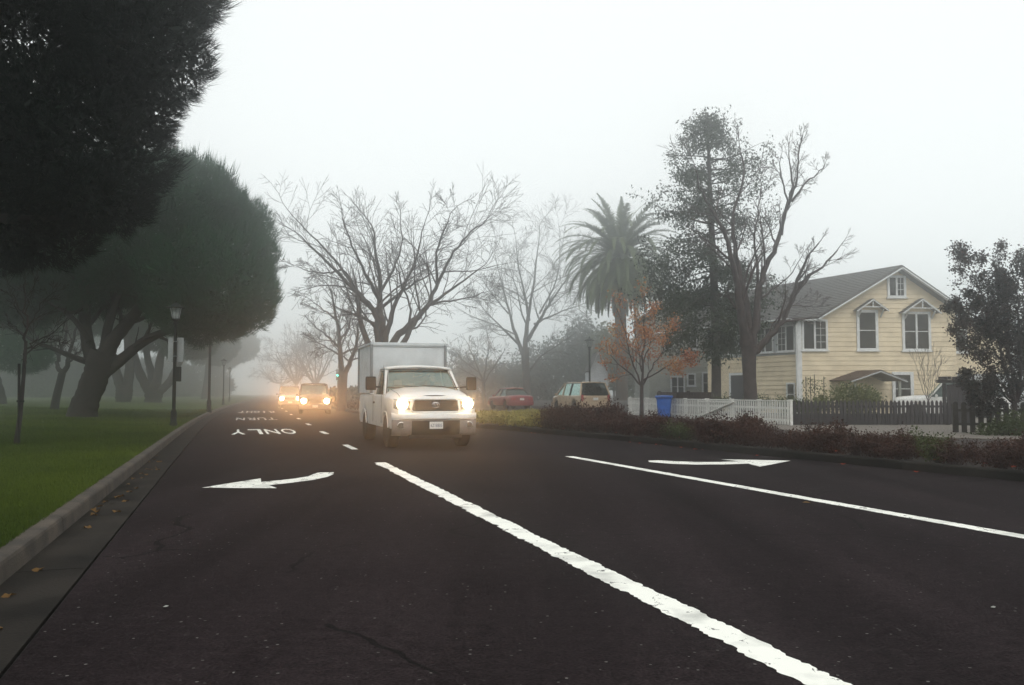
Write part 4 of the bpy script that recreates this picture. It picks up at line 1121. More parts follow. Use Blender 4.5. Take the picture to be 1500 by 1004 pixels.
def siding(parent, o, ux, nrm, xl, xr, z0, z1, mat, pitch=0.27):
    """lapped boards; xl(z), xr(z) give the ends"""
    o, ux, nrm = (np.array(a, float) for a in (o, ux, nrm))
    z = z0
    while z < z1 - 0.02:
        zt = min(z + pitch, z1)
        a0, b0, a1, b1 = xl(z), xr(z), xl(zt), xr(zt)
        if b0 - a0 > 0.1:
            if b1 - a1 < 0.02: a1, b1 = (a1 + b1) / 2 - 0.01, (a1 + b1) / 2 + 0.01
            W = lambda x, zz, d: o + ux * x + nrm * d + np.array([0, 0, zz])
            q = [W(a0, z, 0.0), W(b0, z, 0.0), W(b1, zt, 0.0), W(a1, zt, 0.0), W(a0, z + 0.008, 0.034), W(b0, z + 0.008, 0.034), W(b1, zt, 0.006), W(a1, zt, 0.006)]
            MB().add(q, [(0, 3, 2, 1), (4, 5, 6, 7), (0, 1, 5, 4), (1, 2, 6, 5), (2, 3, 7, 6), (3, 0, 4, 7)]).build('siding_board', mat, parent, fix=True)
        z = zt
def roof_slope(parent, e0, e1, r0, r1, mat, n=22, thick=0.12, name='roof', fascia=None):
    """stepped shingle courses from eave line e0-e1 up to ridge line r0-r1"""
    e0, e1, r0, r1 = (np.array(a, float) for a in (e0, e1, r0, r1))
    nn = unit(np.cross(e1 - e0, r0 - e0))
    if nn[2] < 0: nn = -nn
    mb = MB()
    mb.prism([e0, e1, r1, r0], -nn * thick)
    for i in range(n):
        a, b = i / n, (i + 1) / n
        p = [e0 + (r0 - e0) * a, e1 + (r1 - e1) * a, e1 + (r1 - e1) * b, e0 + (r0 - e0) * b]
        lo, hi = nn * 0.028, nn * 0.004
        mb.add([p[0] + lo, p[1] + lo, p[2] + hi, p[3] + hi, p[0], p[1]], [(0, 1, 2, 3), (0, 4, 5, 1)])
    return mb.build(name, mat, parent)

def yellow_house():
    D = 50.0
    def Q(px, py, off=0.0):
        p = P(px, py, D); return np.array([p[0], p[1] - off, p[2]])
    c0 = Q(1172, 560); X0 = c0[0]
    root = thing('house', 'pale yellow two storey house with a grey gable roof', 'house', (0, 0, 0))
    s = np.array([-0.416, 0.909, 0.0]); ux = np.array([1.0, 0, 0]); nf = np.array([0, -1.0, 0])
    A = Q(1315, 396); EL = Q(1199, 467); ER = Q(1404, 457); Ztop = EL[2]
    XR = Q(1400, 500)[0]
    wall = MB()
    foot = [(X0, 0), (XR, 0), (XR, Ztop), (A[0], A[2] - 0.1), (EL[0], Ztop - 0.08), (X0, Ztop - 0.08)]
    wall.prism([(x, D, z) for x, z in foot], (0, 0.2, 0))
    w = wall.build('wall', 'siding_yellow', root)
    def xr(z):
        return XR - X0 if z < ER[2] else (ER[0] + (A[0] - ER[0]) * (z - ER[2]) / (A[2] - ER[2])) - X0
    def xl(z):
        return 0.0 if z < Ztop - 0.1 else (EL[0] + (A[0] - EL[0]) * (z - Ztop + 0.1) / (A[2] - Ztop + 0.1)) - X0
    siding(w, (X0, D, 0), ux, nf, xl, xr, 0.1, A[2] - 0.05, 'siding_yellow')
    # side wall running back to the left
    ns = np.array([-0.909, -0.416, 0.0])
    o2 = np.array([X0, D, 0.0]); TL = 8.4
    sw = MB(); sw.prism([o2 - ns * 0.02, o2 + s * TL - ns * 0.02, o2 + s * TL - ns * 0.02 + (0, 0, Ztop), o2 - ns * 0.02 + (0, 0, Ztop)], -ns * 0.2)
    w2 = sw.build('side_wall', 'siding_yellow', root)
    siding(w2, o2, s, ns, lambda z: 0.0, lambda z: TL, 0.1, 3.45, 'siding_yellow')
    # white glazed band upstairs on the side wall
    bd = MB(); bd.prism([o2 + s * 0.05 + ns * 0.012 + (0, 0, 3.46), o2 + s * TL + ns * 0.012 + (0, 0, 3.46), o2 + s * TL + ns * 0.012 + (0, 0, Ztop - 0.1), o2 + s * 0.05 + ns * 0.012 + (0, 0, Ztop - 0.1)], ns * 0.02)
    bd.build('window_band', 'siding_white', root)
    for t0, t1 in ((0.3, 1.75), (2.1, 3.5), (3.8, 5.1), (5.5, 6.9), (7.1, 8.3)):
        window_part(root, o2, s, ns, t0, t1, 3.65, 5.15, 2, False, (1, 2, 4), 0.08, 0.05)
    window_part(root, o2, s, ns, 0.35, 1.05, 0.55, 1.85, 1, True, None, 0.09, 0.05)
    dr = MB(); W = lambda x, z, d: o2 + s * x + ns * d + np.array([0, 0, z])
    dr.prism([W(4.75, 0.1, 0.03), W(6.0, 0.1, 0.03), W(6.0, 2.35, 0.03), W(4.75, 2.35, 0.03)], ns * 0.04); door = dr.build('door', 'door_dark', root)
    f = MB()
    for a, b, z0, z1 in ((4.6, 4.75, 0.1, 2.35), (6.0, 6.15, 0.1, 2.35), (4.6, 6.15, 2.35, 2.5)):
        f.prism([W(a, z0, 0.03), W(b, z0, 0.03), W(b, z1, 0.03), W(a, z1, 0.03)], ns * 0.07)
    f.build('door_frame', 'white_paint', door)
    MB().lathe([(0.01, 0), (0.035, 0.01), (0.035, 0.05), (0.01, 0.06)], 8, W(5.85, 1.1, 0.07)).build('handle', 'chrome', door)
    # corner board and downpipe
    cb = MB(); cb.box((X0 - 0.14, D - 0.10, 0), (X0 + 0.10, D + 0.08, Ztop - 0.15)); bevel(cb.build('corner_board', 'white_paint', root), 0.01)
    dp = MB(); dp.tube([(X0 - 0.22, D - 0.16, 0.1), (X0 - 0.22, D - 0.16, Ztop - 0.4), (X0 - 0.10, D - 0.3, Ztop - 0.16)], 0.045, 8); dp.build('downpipe', 'white_paint', root, 40)
    # facade windows
    def fw(px0, py0, px1, py1, **k):
        a, b = Q(px0, py1), Q(px1, py0)
        return window_part(root, (X0, D, 0), ux, nf, a[0] - X0, b[0] - X0, a[2], b[2], **k)
    fw(1174.5, 468.5, 1211.5, 513.4, sashes=2, rail=False, grid=(1, 2, 4))
    fw(1255, 454.5, 1285, 513.5, sashes=1, rail=True, fw=0.15)
    fw(1321.6, 457, 1362, 514, sashes=2, rail=True, fw=0.14)
    fw(1299.4, 404, 1326, 436, sashes=2, rail=False, grid=(1, 2, 3), fw=0.13)
    fw(1307, 545, 1337, 594, sashes=1, rail=True, fw=0.17)
    # little gabled hoods over two windows
    for (lx, ly, ax, ay, rx, ry) in ((1249.6, 455.5, 1273, 439, 1296, 455.5), (1316.4, 458.5, 1345, 438.6, 1371.8, 459)):
        l, a, r = Q(lx, ly), Q(ax, ay), Q(rx, ry); d = np.array([0, -0.55, 0]); b = np.array([0, -0.04, 0])
        hd = thing('window_hood', None, None); hd.parent = root
        roof_slope(hd, l + d, l + b, a + d, a + b, 'shingle', 5, 0.05, 'hood_roof')
        roof_slope(hd, r + b, r + d, a + b, a + d, 'shingle', 5, 0.05, 'hood_roof')
        for e in (l, r):
            mb = MB(); mb.bar(e + d + (0, -0.02, -0.07), a + d + (0, -0.02, -0.07), 0.05, 0.13, (0, -1, 0)); mb.build('barge_board', 'white_paint', hd)
        t = 0.42; m0, m1 = l + (a - l) * t, r + (a - r) * t
        mb = MB(); mb.bar(m0 + d + (0, -0.01, -0.10), m1 + d + (0, -0.01, -0.10), 0.045, 0.07, (0, -1, 0))
        mid = (m0 + m1) / 2
        mb.bar(mid + d + (0, -0.012, -0.1), a + d + (0, -0.012, -0.1), 0.045, 0.06, (0, -1, 0)); mb.build('gable_truss', 'white_paint', hd)
        for e in (l, r):
            ee = e + (a - e) * 0.30
            mb = MB(); mb.bar(ee + (0, -0.05, -0.55), ee + (0, -0.5, -0.16), 0.06, 0.06); mb.build('bracket', 'white_paint', hd)
    # main roof: the ridge runs back and to the left
    fo = np.array([0, -0.55, 0]); back = s * 15.0
    sl = unit(EL - A); el = EL + sl * 0.25; er = ER + unit(ER - A) * 0.45; rg = A + np.array([0, 0, 0.22])
    el = el + np.array([0, 0, 0.22]); er = er + np.array([0, 0, 0.20])
    roof_slope(root, el + fo, el + back, rg + fo, rg + back, 'shingle', 24)
    roof_slope(root, er + back, er + fo, rg + back, rg + fo, 'shingle', 24)
    # flared skirt of the roof over the corner and along the side
    k0 = np.array([X0 - 0.55, D - 0.5, Ztop - 0.02]); k1 = k0 + s * 15
    roof_slope(root, k0, k1, el + fo + (0.02, 0, -0.002), el + back + (0.02, 0, -0.002), 'shingle', 6, 0.08, 'roof_skirt')
    gt = MB(); gt.tube([k0 + (-0.05, -0.04, -0.04), k1 + (-0.05, -0.04, -0.04)], 0.06, 8); gt.build('gutter', 'white_paint', root, 40)
    sf = MB(); sf.prism([(X0 - 0.5, D - 0.48, Ztop - 0.14), (EL[0] + 0.1, D - 0.48, Ztop - 0.14), (EL[0] + 0.1, D + 0.02, Ztop - 0.14), (X0 - 0.5, D + 0.02, Ztop - 0.14)], (0, 0, 0.09)); sf.build('soffit', 'white_paint', root)
    for e in (el, er):
        mb = MB(); mb.bar(e + fo + (0, -0.03, -0.18), rg + fo + (0, -0.03, -0.18), 0.06, 0.25, (0, -1, 0)); mb.build('barge_board', 'white_paint', root)
    # porch roof on posts
    pl, pa_, pr = Q(1229, 557.5, 1.7), Q(1271, 543, 1.7), Q(1309, 557.5, 1.7)
    pk = np.array([-0.55, 1.68, 0.0])
    porch = thing('porch', None, None); porch.parent = root
    roof_slope(porch, pl, pl + pk, pa_, pa_ + pk, 'shingle_brown', 8, 0.07, 'porch_roof')
    roof_slope(porch, pr + pk, pr, pa_ + pk, pa_, 'shingle', 8, 0.07, 'porch_roof')
    for e in (pl, pr):
        mb = MB(); mb.bar(e + (0, -0.03, -0.10), pa_ + (0, -0.03, -0.10), 0.05, 0.16, (0, -1, 0)); mb.build('barge_board', 'siding_white', porch)
    for x in (pl[0] + 0.3, pr[0] - 0.35):
        mb = MB(); mb.box((x - 0.06, D - 1.62, 0.1), (x + 0.06, D - 1.50, pl[2] - 0.06)); mb.build('post', 'siding_grey', porch)
    # wing to the right, half hidden by the bush
    xa, xb = Q(1401, 500)[0], Q(1500, 500)[0]
    wg = MB(); wg.box((xa - 0.3, D + 1.2, 0), (xb, D + 6.0, 2.35)); wg.build('garage_wall', 'siding_white', root)
    wu = MB(); wu.box((xa - 0.3, D + 1.5, 2.36), (xb, D + 6.0, 5.2)); w3 = wu.build('wing_wall', 'siding_yellow', root)
    siding(w3, (xa - 0.3, D + 1.5, 0), ux, nf, lambda z: 0.0, lambda z: xb - xa + 0.3, 2.4, 5.1, 'siding_yellow')
    window_part(root, (xa, D + 1.5, 0), ux, nf, 0.25, 1.35, 3.6, 5.0, 1, True)
    roof_slope(root, (xa - 0.25, D + 1.1, 5.2), (xb + 0.3, D + 1.1, 5.2), (xa - 0.25, D + 4.5, 5.9), (xb + 0.3, D + 4.5, 5.9), 'shingle', 12, 0.1, 'wing_roof')
    return root
yellow_house()

def small_house(name, label, D, pxl, pxr, py_eave, py_ridge, wins, mat, depth=8.0, pitch=0.24, slant=0.0, post=True):
    root = thing(name, label, 'house', (0, 0, 0))
    l, r = P(pxl, py_eave, D), P(pxr, py_eave, D)
    a = P((pxl + pxr) / 2, py_ridge, D); ux = np.array([1.0, 0, 0]); nf = np.array([0, -1.0, 0])
    b = MB(); b.prism([(l[0], D, 0), (r[0], D, 0), (r[0], D, l[2]), (a[0], D, a[2]), (l[0], D, l[2])], (0, depth, 0)); w = b.build('wall', mat, root)
    Wd = r[0] - l[0]
    def xl(z): return 0.0 if z < l[2] else Wd / 2 * (z - l[2]) / (a[2] - l[2])
    siding(w, (l[0], D, 0), ux, nf, xl, lambda z: Wd - xl(z), 0.1, a[2] - 0.1, mat, pitch)
    for (x0, y0, x1, y1, ss) in wins:
        p, q = P(x0, y1, D), P(x1, y0, D)
        window_part(root, (l[0], D, 0), ux, nf, p[0] - l[0], q[0] - l[0], p[2], q[2], sashes=ss, rail=True, fw=0.12, frame='siding_white')
    up = np.array([0, 0, 0.16]); fo = np.array([0, -0.4, 0]); bk = np.array([0, depth + 0.3, 0])
    lo = (l - a) * 0.12; ro = (r - a) * 0.12
    roof_slope(root, l + lo + up + fo, l + lo + up + bk, a + up + fo, a + up + bk, 'shingle', 16, 0.1)
    roof_slope(root, r + ro + up + bk, r + ro + up + fo, a + up + bk, a + up + fo, 'shingle', 16, 0.1)
    for e in (l + lo, r + ro):
        mb = MB(); mb.bar(e + up + fo + (0, -0.03, -0.13), a + up + fo + (0, -0.03, -0.13), 0.05, 0.2, (0, -1, 0)); mb.build('barge_board', 'siding_white', root)
    if post:
        mb = MB(); mb.box((r[0] - 0.45, D - 0.08, 0), (r[0] - 0.25, D - 0.035, l[2])); mb.build('corner_board', 'siding_white', root)
    return root
small_house('house', 'hazy grey green house half hidden behind the conifer and maple', 68.0, 950, 1057, 462, 428,
            [(1010, 487, 1022, 512, 1), (982, 551, 1003, 582, 2), (1006, 547, 1019, 566, 1), (1028, 545, 1041, 577, 1), (972, 488, 986, 512, 1)], 'siding_grey')
small_house('shed', 'small pale gabled shed behind the tan minivan', 80.0, 864, 890, 543, 517, [], 'siding_white', 5.0, 0.26, post=False)['category'] = 'shed'

# ================================================================ FENCES
def picket_mesh(w, h, t, top, mat, name='picket'):
    mb = MB()
    if top == 'flat': poly = [(-w / 2, 0, 0), (w / 2, 0, 0), (w / 2, 0, h), (-w / 2, 0, h)]
    elif top == 'point': poly = [(-w / 2, 0, 0), (w / 2, 0, 0), (w / 2, 0, h - w * 0.75), (w * 0.18, 0, h), (-w * 0.18, 0, h), (-w / 2, 0, h - w * 0.75)]
    else:
        poly = [(-w / 2, 0, 0), (w / 2, 0, 0), (w / 2, 0, h - w / 2)] + [(w / 2 * math.cos(a), 0, h - w / 2 + w / 2 * math.sin(a)) for a in np.linspace(0.4, math.pi - 0.4, 5)] + [(-w / 2, 0, h - w / 2)]
    mb.prism(poly, (0, t, 0))
    return mb.mesh(name, mat)
def fence(name, label, a, b, pitch, w, h, top, mat, z0=0.12, rails=(0.25, 0.8), post_every=2.2, post_h=None, jit=0.0, skip=None, cat='fence', cap=False, kick=None):
    a, b = np.array([a[0], a[1], z0]), np.array([b[0], b[1], z0])
    L = np.linalg.norm(b - a); t = (b - a) / L; rz = math.atan2(t[1], t[0])
    root = thing(name, label, cat, a, rz)
    me = picket_mesh(w, h, 0.02, top, mat)
    rg = np.random.default_rng(int(L * 100))
    n = int(L / pitch)
    for i in range(n + 1):
        x = i * L / n
        if skip and skip(x): continue
        inst('picket', me, root, (x, -0.045, 0.03 + rg.uniform(-jit, jit)), (0, rg.uniform(-jit, jit) * 0.8, 0))
    for r in rails:
        mb = MB(); mb.box((0, -0.02, r * h - 0.04), (L, 0.02, r * h + 0.04)); mb.build('rail', mat, root)
    if cap:
        mb = MB(); mb.box((0, -0.06, h + 0.035), (L, 0.03, h + 0.075)); mb.build('top_rail', mat, root)
    if kick:
        mb = MB(); mb.box((0, -0.015, kick[0]), (L, 0.012, kick[1])); mb.build('kick_board', mat, root)
    np_ = max(1, int(round(L / post_every)))
    pm = MB(); ph = post_h or h + 0.06
    pm.box((-0.055, 0.025, -0.1), (0.055, 0.135, ph)); pm.box((-0.07, 0.01, ph), (0.07, 0.15, ph + 0.04)); pme = pm.mesh('post', mat)
    for i in range(np_ + 1):
        inst('post', pme, root, (i * L / np_, 0, 0))
    return root, L
F0, F1 = np.array([6.05, 46.0]), np.array([9.85, 31.7])
wf, wL = fence('picket_fence', 'long white picket fence behind the blue bin', F0, F1, 0.165, 0.085, 0.82, 'flat', 'fence_white', rails=(0.22, 0.75), cap=True, skip=lambda x: 7.9 < x < 11.3)
# the gate in it, with a diagonal brace
gd = unit(np.append(F1 - F0, 0)); g0 = np.append(F0, 0.12) + gd * 7.95
gate = thing('gate', 'white picket gate with a diagonal brace in the white fence', 'gate', g0, math.atan2(gd[1], gd[0]))
gm = picket_mesh(0.085, 0.80, 0.02, 'flat', 'fence_white')
for i in range(21): inst('picket', gm, gate, (0.08 + i * 0.16, -0.10, 0.04))
mb = MB(); mb.bar((0.1, -0.125, 0.1), (3.2, -0.125, 0.8), 0.03, 0.11, (0, -1, 0)); mb.build('brace', 'fence_white', gate)
for z in (0.1, 0.8):
    mb = MB(); mb.box((0.02, -0.12, z - 0.04), (3.34, -0.102, z + 0.04)); mb.build('rail', 'fence_white', gate)
fence('picket_fence', 'dark pointed picket fence across the drive of the yellow house', (9.98, 31.9), (15.75, 32.1), 0.150, 0.105, 0.86, 'point', 'fence_dark', 0.12, (0.42, 0.78), 1.9, 0.78, 0.012, kick=(0.02, 0.42))
fence('picket_fence', 'dark round topped picket fence below the leafy bush at the right edge', (13.05, 26.2), (17.2, 25.2), 0.215, 0.145, 0.90, 'round', 'fence_wood', 0.10, (0.3, 0.75), 2.0, 0.82, 0.012)
# tall dark board gate panel with a beam over it
tp_ = thing('gate', 'tall dark solid board gate beside the white parked car', 'gate', (15.95, 32.6, 0.12))
for i in range(5): MB().box((i * 0.145, 0, 0), (i * 0.145 + 0.138, 0.03, 1.46)).build('board', 'fence_dark', tp_)
MB().box((-0.35, -0.06, 1.52), (0.95, 0.06, 1.64)).build('beam', 'fence_dark', tp_)
for x in (-0.16, -0.02, 0.35, 0.62): MB().box((x, -0.3, 1.645), (x + 0.06, 0.3, 1.76)).build('rafter', 'fence_dark', tp_)
for x in (-0.11, 0.73): MB().box((x, 0.032, -0.1), (x + 0.1, 0.13, 1.515)).build('post', 'fence_dark', tp_)
bfr, _ = fence('board_fence', 'low brown board fence behind the white picket fence', P(965, 590, 52)[:2], P(1052, 590, 49)[:2], 0.21, 0.20, 1.18, 'flat', 'brown_board', 0.1, (0.2, 0.8), 2.0)

# ================================================================ LAMP POSTS, SIGNAL, BIN
def lamp_post(loc, label, sc_=1.0, sign=False):
    r = thing('street_lamp', label, 'street lamp', loc, 0, 'park lamp posts', sc_)
    MB().lathe([(0.13, 0), (0.13, 0.12), (0.105, 0.16), (0.10, 0.5), (0.085, 0.54), (0.065, 0.60)], 12).build('base', 'lamp_iron', r, 35)
    MB().lathe([(0.062, 0.60), (0.055, 3.5), (0.075, 3.52), (0.075, 3.58), (0.045, 3.62)], 12).build('pole', 'lamp_iron', r, 35)
    MB().lathe([(0.05, 3.60), (0.12, 3.66), (0.13, 3.70)], 8, flat=True).build('holder', 'lamp_iron', r)
    MB().lathe([(0.115, 3.70), (0.19, 4.06)], 8, flat=True).build('lantern_glass', 'lamp_glass', r)
    mb = MB()
    for k in range(8):
        a = 2 * math.pi * (k + 0.5) / 8
        mb.tube([(0.12 * math.cos(a), 0.12 * math.sin(a), 3.69), (0.197 * math.cos(a), 0.197 * math.sin(a), 4.07)], 0.010, 4)
    mb.build('lantern_rib', 'lamp_iron', r)['kind'] = 'stuff'
    MB().lathe([(0.31, 4.06), (0.30, 4.085), (0.17, 4.15), (0.09, 4.21), (0.05, 4.23)], 16).build('cap', 'lamp_iron', r, 30)
    MB().lathe([(0.02, 4.22), (0.04, 4.26), (0.03, 4.30), (0.008, 4.33)], 8).build('finial', 'lamp_iron', r, 60)
    if sign:
        bevel(MB().box((-0.27, 0.075, 2.22), (0.27, 0.085, 3.05)).build('sign_panel', 'sign_back', r), 0.003)
        for z in (2.4, 2.9): MB().box((-0.07, -0.065, z), (0.07, 0.074, z + 0.03)).build('clamp', 'trim_grey', r)
        bevel(MB().box((0.05, -0.10, 1.55), (0.20, 0.10, 2.05)).build('control_box', 'lamp_iron', r), 0.01)
    return r
lp = G(254, 625, 0.14); lamp_post((lp[0], lp[1], 0.12), 'near dark lamp post with a grey sign panel on the lawn', 1.0, True)
p = P(306, 600, 52); lamp_post((p[0], p[1], 0.12), 'second lamp post along the lawn, thinner and hazier', 1.30)
p = P(327, 590, 84); lamp_post((p[0], p[1], 0.12), 'third lamp post along the lawn, faint in the fog', 1.02)
p = P(336, 587, 112); lamp_post((p[0], p[1], 0.12), 'farthest lamp post along the lawn, nearly lost in fog', 1.02)
p = P(864, 600, 66); lamp_post((p[0], p[1], 0.1), 'dark lamp post beside the pale gabled shed', 1.24)

sg = P(495, 551, 92)
sig = thing('traffic_signal', 'green traffic signal glowing through the fog left of a tree', 'traffic signal', (sg[0], sg[1], 0.1))
MB().lathe([(0.12, 0), (0.07, 0.3), (0.06, 2.4)], 10).build('pole', 'lamp_iron', sig, 40)
bevel(MB().box((-0.17, -0.12, 2.45), (0.17, 0.12, 3.55)).build('housing', 'lamp_iron', sig), 0.02)
for k, m in enumerate(('signal_green', 'lens_clear', 'lens_clear')):
    z = 2.68 + 0.33 * k
    if k == 0: z = sg[2]
    MB().lathe([(0.13, -0.15), (0.10, -0.19), (0.03, -0.20)], 14, (0, 0, z if k == 0 else 3.05 + 0.3 * (k - 1)), 'y').build('lens', m if k == 0 else 'lamp_glass', sig, 40)
    mb = MB(); zc = z if k == 0 else 3.05 + 0.3 * (k - 1)
    mb.tube([(0.15 * math.cos(a), -0.24, zc + 0.15 * math.sin(a)) for a in np.linspace(0, math.pi, 9)], 0.012, 5); mb.build('visor', 'lamp_iron', sig)

bp_ = P(973, 612, 40.6)
wb = thing('wheelie_bin', 'bright blue wheelie bin standing before the white fence', 'bin', (bp_[0], bp_[1], 0.12), rad(-12))
mb = MB(); rows = []
for z, w, d in ((0.06, 0.24, 0.27), (0.10, 0.26, 0.29), (0.86, 0.33, 0.37), (0.94, 0.36, 0.40)):
    rows.append([(-w, -d, z), (w, -d, z), (w, d, z), (-w, d, z)])
mb.grid(rows, closed=True); mb.add(rows[0], [(3, 2, 1, 0)]); bevel(mb.build('body', 'bin_blue', wb), 0.03, 3)
mb = MB(); mb.grid([[(-0.39, y, z), (0, y, z + 0.02), (0.39, y, z)] for y, z in ((-0.45, 0.945), (-0.44, 0.985), (-0.2, 1.02), (0.2, 1.03), (0.42, 1.0), (0.44, 0.95))]); lid = mb.build('lid', 'bin_blue', wb, 50)
so = lid.modifiers.new('solid', 'SOLIDIFY'); so.thickness = 0.02
for sx in (-1, 1): MB().lathe([(0.03, -0.03), (0.10, -0.03), (0.10, 0.03), (0.03, 0.03)], 14, (sx * 0.27, 0.30, 0.10), 'x').build('wheel', 'rubber', wb, 40)
mb = MB(); mb.tube([(-0.28, 0.40, 0.95), (-0.28, 0.52, 0.97), (0.28, 0.52, 0.97), (0.28, 0.40, 0.95)], 0.018, 6); mb.build('handle', 'bin_blue', wb, 40)

# ================================================================ SHRUBS AND GROUND COVER
def shrub_proto(seed, h, w, leafm, twigm, nst, nleaf, lsize):
    rng = np.random.default_rng(seed)
    tk, tips = Tubes(), []
    for k in range(nst):
        a = rng.uniform(0, 6.28); ln = h * rng.uniform(0.6, 1.2)
        d = np.array([math.cos(a) * w / h * rng.uniform(0.1, 1), math.sin(a) * w / h * rng.uniform(0.1, 1), 1.0])
        grow(tk, rng, np.array([rng.normal(0, w * 0.2), rng.normal(0, w * 0.2), -0.02]), d, ln, 0.008, 0, 2, dict(wob=0.18, up=0.03, n=(4, 3), ang=(20, 55), ratio=0.5, rr=0.7, rmin=0.0028), tips)
    root = bpy.data.objects.new('low_shrub', None)
    t = bpy.data.objects.new('twig_bundle', indexed_mesh('twigs', np.concatenate(tk.V), np.concatenate(tk.Q), twigm)); t['kind'] = 'stuff'
    p = np.array([q[0] for q in tips])
    p = p[p[:, 2] > 0.05]
    f = bpy.data.objects.new('foliage', array_mesh('foliage', leaf_quads(rng, p[rng.integers(0, len(p), nleaf)], 1, 0.055, lsize, elong=1.8), 4, leafm)); f['kind'] = 'stuff'
    return (t, f)
protos = [shrub_proto(200 + i, 0.42, 0.42, 'heather', 'twig_red', 20, (1500, 900, 1900, 500)[i], (0.05, 0.045, 0.055, 0.05)[i]) for i in range(4)]
green_proto = shrub_proto(210, 0.34, 0.36, 'bush_green', 'twig', 16, 1100, 0.05)
rb = random.Random(9); placed = 0
v = 8.5
while v < 42:
    for row in range(3):
        u = kerb_u(v) + 0.50 + 0.62 * row + rb.uniform(-0.15, 0.15)
        q = RV(u, v + rb.uniform(-0.2, 0.2), 0.11)
        px = 750 + q[0] / q[1] * FPX
        if 795 < px < 1540 and q[1] > 6 and not (row == 2 and rb.random() < (0.6 if px > 1120 else 0.3)):
            pr_ = protos[rb.randrange(4)]
            s = rb.uniform(0.75, 1.3) * (1.05 if px < 900 else 0.88 if px < 1000 else 0.95 if px < 1120 else 0.80)
            e = thing('low_shrub', 'low twiggy reddish brown shrub in the strip behind the right kerb', 'shrub', q, rb.uniform(0, 6.28), 'shrubs along the right kerb', (s, s, s * rb.uniform(0.8, 1.15)))
            if rb.random() < 0.05:
                pr_ = green_proto; e['label'] = 'low olive green shrub among the reddish shrubs behind the right kerb'; e['group'] = 'green shrubs along the right kerb'
            for c in pr_:
                k = c.copy(); link(k, e)
            placed += 1
    v += 0.60
# yellow green ground cover patch left of the shrubs
def cover(name, label, pxs, D0, D1, n, mat, size, h, seed, hum=0.5, wmax=60.0):
    rng = np.random.default_rng(seed)
    D = rng.uniform(D0, D1, n); px = rng.uniform(pxs[0], pxs[1], n)
    X = (px - 750) / FPX * D
    uv = np.array([to_uv(np.array([a, b, 0])) for a, b in zip(X, D)])
    ok = np.array([kerb_u(v_) + 0.35 < u < kerb_u(v_) + wmax for u, v_ in uv])
    X, D = X[ok], D[ok]
    hh = h * (1 - hum * 0.5 + hum * 0.5 * np.sin(X * 1.7) * np.sin(D * 1.1 + 1)) * rng.beta(2.5, 1.2, len(X))
    q = np.stack([X, D, 0.11 + hh], 1)
    return tag(link(bpy.data.objects.new(name, array_mesh(name, leaf_quads(rng, q, 1, 0.02, size, elong=1.6), 4, mat))), label, 'ground cover', kind='stuff')
cover('ground_cover', 'pale yellow green ground cover between the truck and the minivan', (645, 812), 29.0, 42, 30000, 'cover_green', 0.10, 0.40, 91)
cover('ground_cover', 'dark brown undergrowth in the planting strip', (690, 1530), 11, 41, 26000, 'heather', 0.06, 0.16, 92, wmax=2.7)
cover('ground_cover', 'rusty dark planting along the verge behind the white truck', (440, 640), 33, 80, 16000, 'heather', 0.2, 0.5, 93)
# fallen red leaves along the strip and single leaves on road and gutter
leaf_me = []
for i in range(4):
    r_ = random.Random(i); mb = MB(); k = 9; pts = []
    for j in range(k):
        a = 2 * math.pi * j / k; rr = 0.045 * (1.0 if j % 2 else 0.55) * r_.uniform(0.85, 1.1)
        pts.append((rr * math.cos(a), rr * 0.8 * math.sin(a), 0.012 * math.cos(2 * a + i)))
    mb.add([(0, 0, 0.004)] + pts, [(0, j + 1, (j + 1) % k + 1) for j in range(k)]); leaf_me.append((mb.mesh('leaf', 'litter'), mb.mesh('leaf', 'litter_brown')))
for i in range(66):
    if i < 26:
        vv_ = rb.uniform(9.5, 30); p = RV(kerb_u(vv_) + rb.choice((-0.10, -0.16, 0.22, 0.3, 0.4)), vv_); z = 0.018 if p is None else None
        u_, v_ = to_uv(p); z = 0.010 if u_ < kerb_u(v_) else 0.19
        me, lab, grp = leaf_me[i % 4][0], 'fallen red leaf lying along the right kerb', 'red leaves at the right kerb'
    else:
        vv_ = 4.6 + 16 * rb.random() ** 1.5; p = RV(KF + 0.04 + 0.30 * rb.random() ** 2, vv_); z = 0.012
        me, lab, grp = leaf_me[i % 4][1], 'dry brown leaf lying in the left gutter', 'brown leaves in the left gutter'
    o = inst('fallen_leaf', me, None, (p[0], p[1], z), (rb.uniform(-0.2, 0.2), rb.uniform(-0.2, 0.2), rb.uniform(0, 6.28)), (rb.uniform(0.7, 1.3),) * 3)
    tag(o, lab, 'leaf', grp)
for (x, y, lab, m) in ((1181, 736.5, 'curled yellow leaf beside the right hand white line', 'litter_brown'), (1455, 889.5, 'small pale scrap on the asphalt at lower right', 'siding_grey'), (243, 888.5, 'pale pebble on the asphalt at lower left', 'siding_grey')):
    p = G(x, y, 0.012); mb = MB(); k = 8
    mb.add([(0, 0, 0.02)] + [(0.07 * math.cos(a) * (1 if j % 2 else 0.7), 0.035 * math.sin(a), 0.002) for j, a in enumerate(np.linspace(0, 2 * math.pi, k, endpoint=False))], [(0, j + 1, (j + 1) % k + 1) for j in range(k)])
    o = mb.build('fallen_leaf' if 'leaf' in lab else 'road_scrap', m); o.location = p; o.rotation_euler = (0, 0, rb.uniform(0, 3)); o.scale = (0.9,) * 3 if 'leaf' in lab else (0.36,) * 3
    tag(o, lab, 'leaf' if 'leaf' in lab else 'litter')

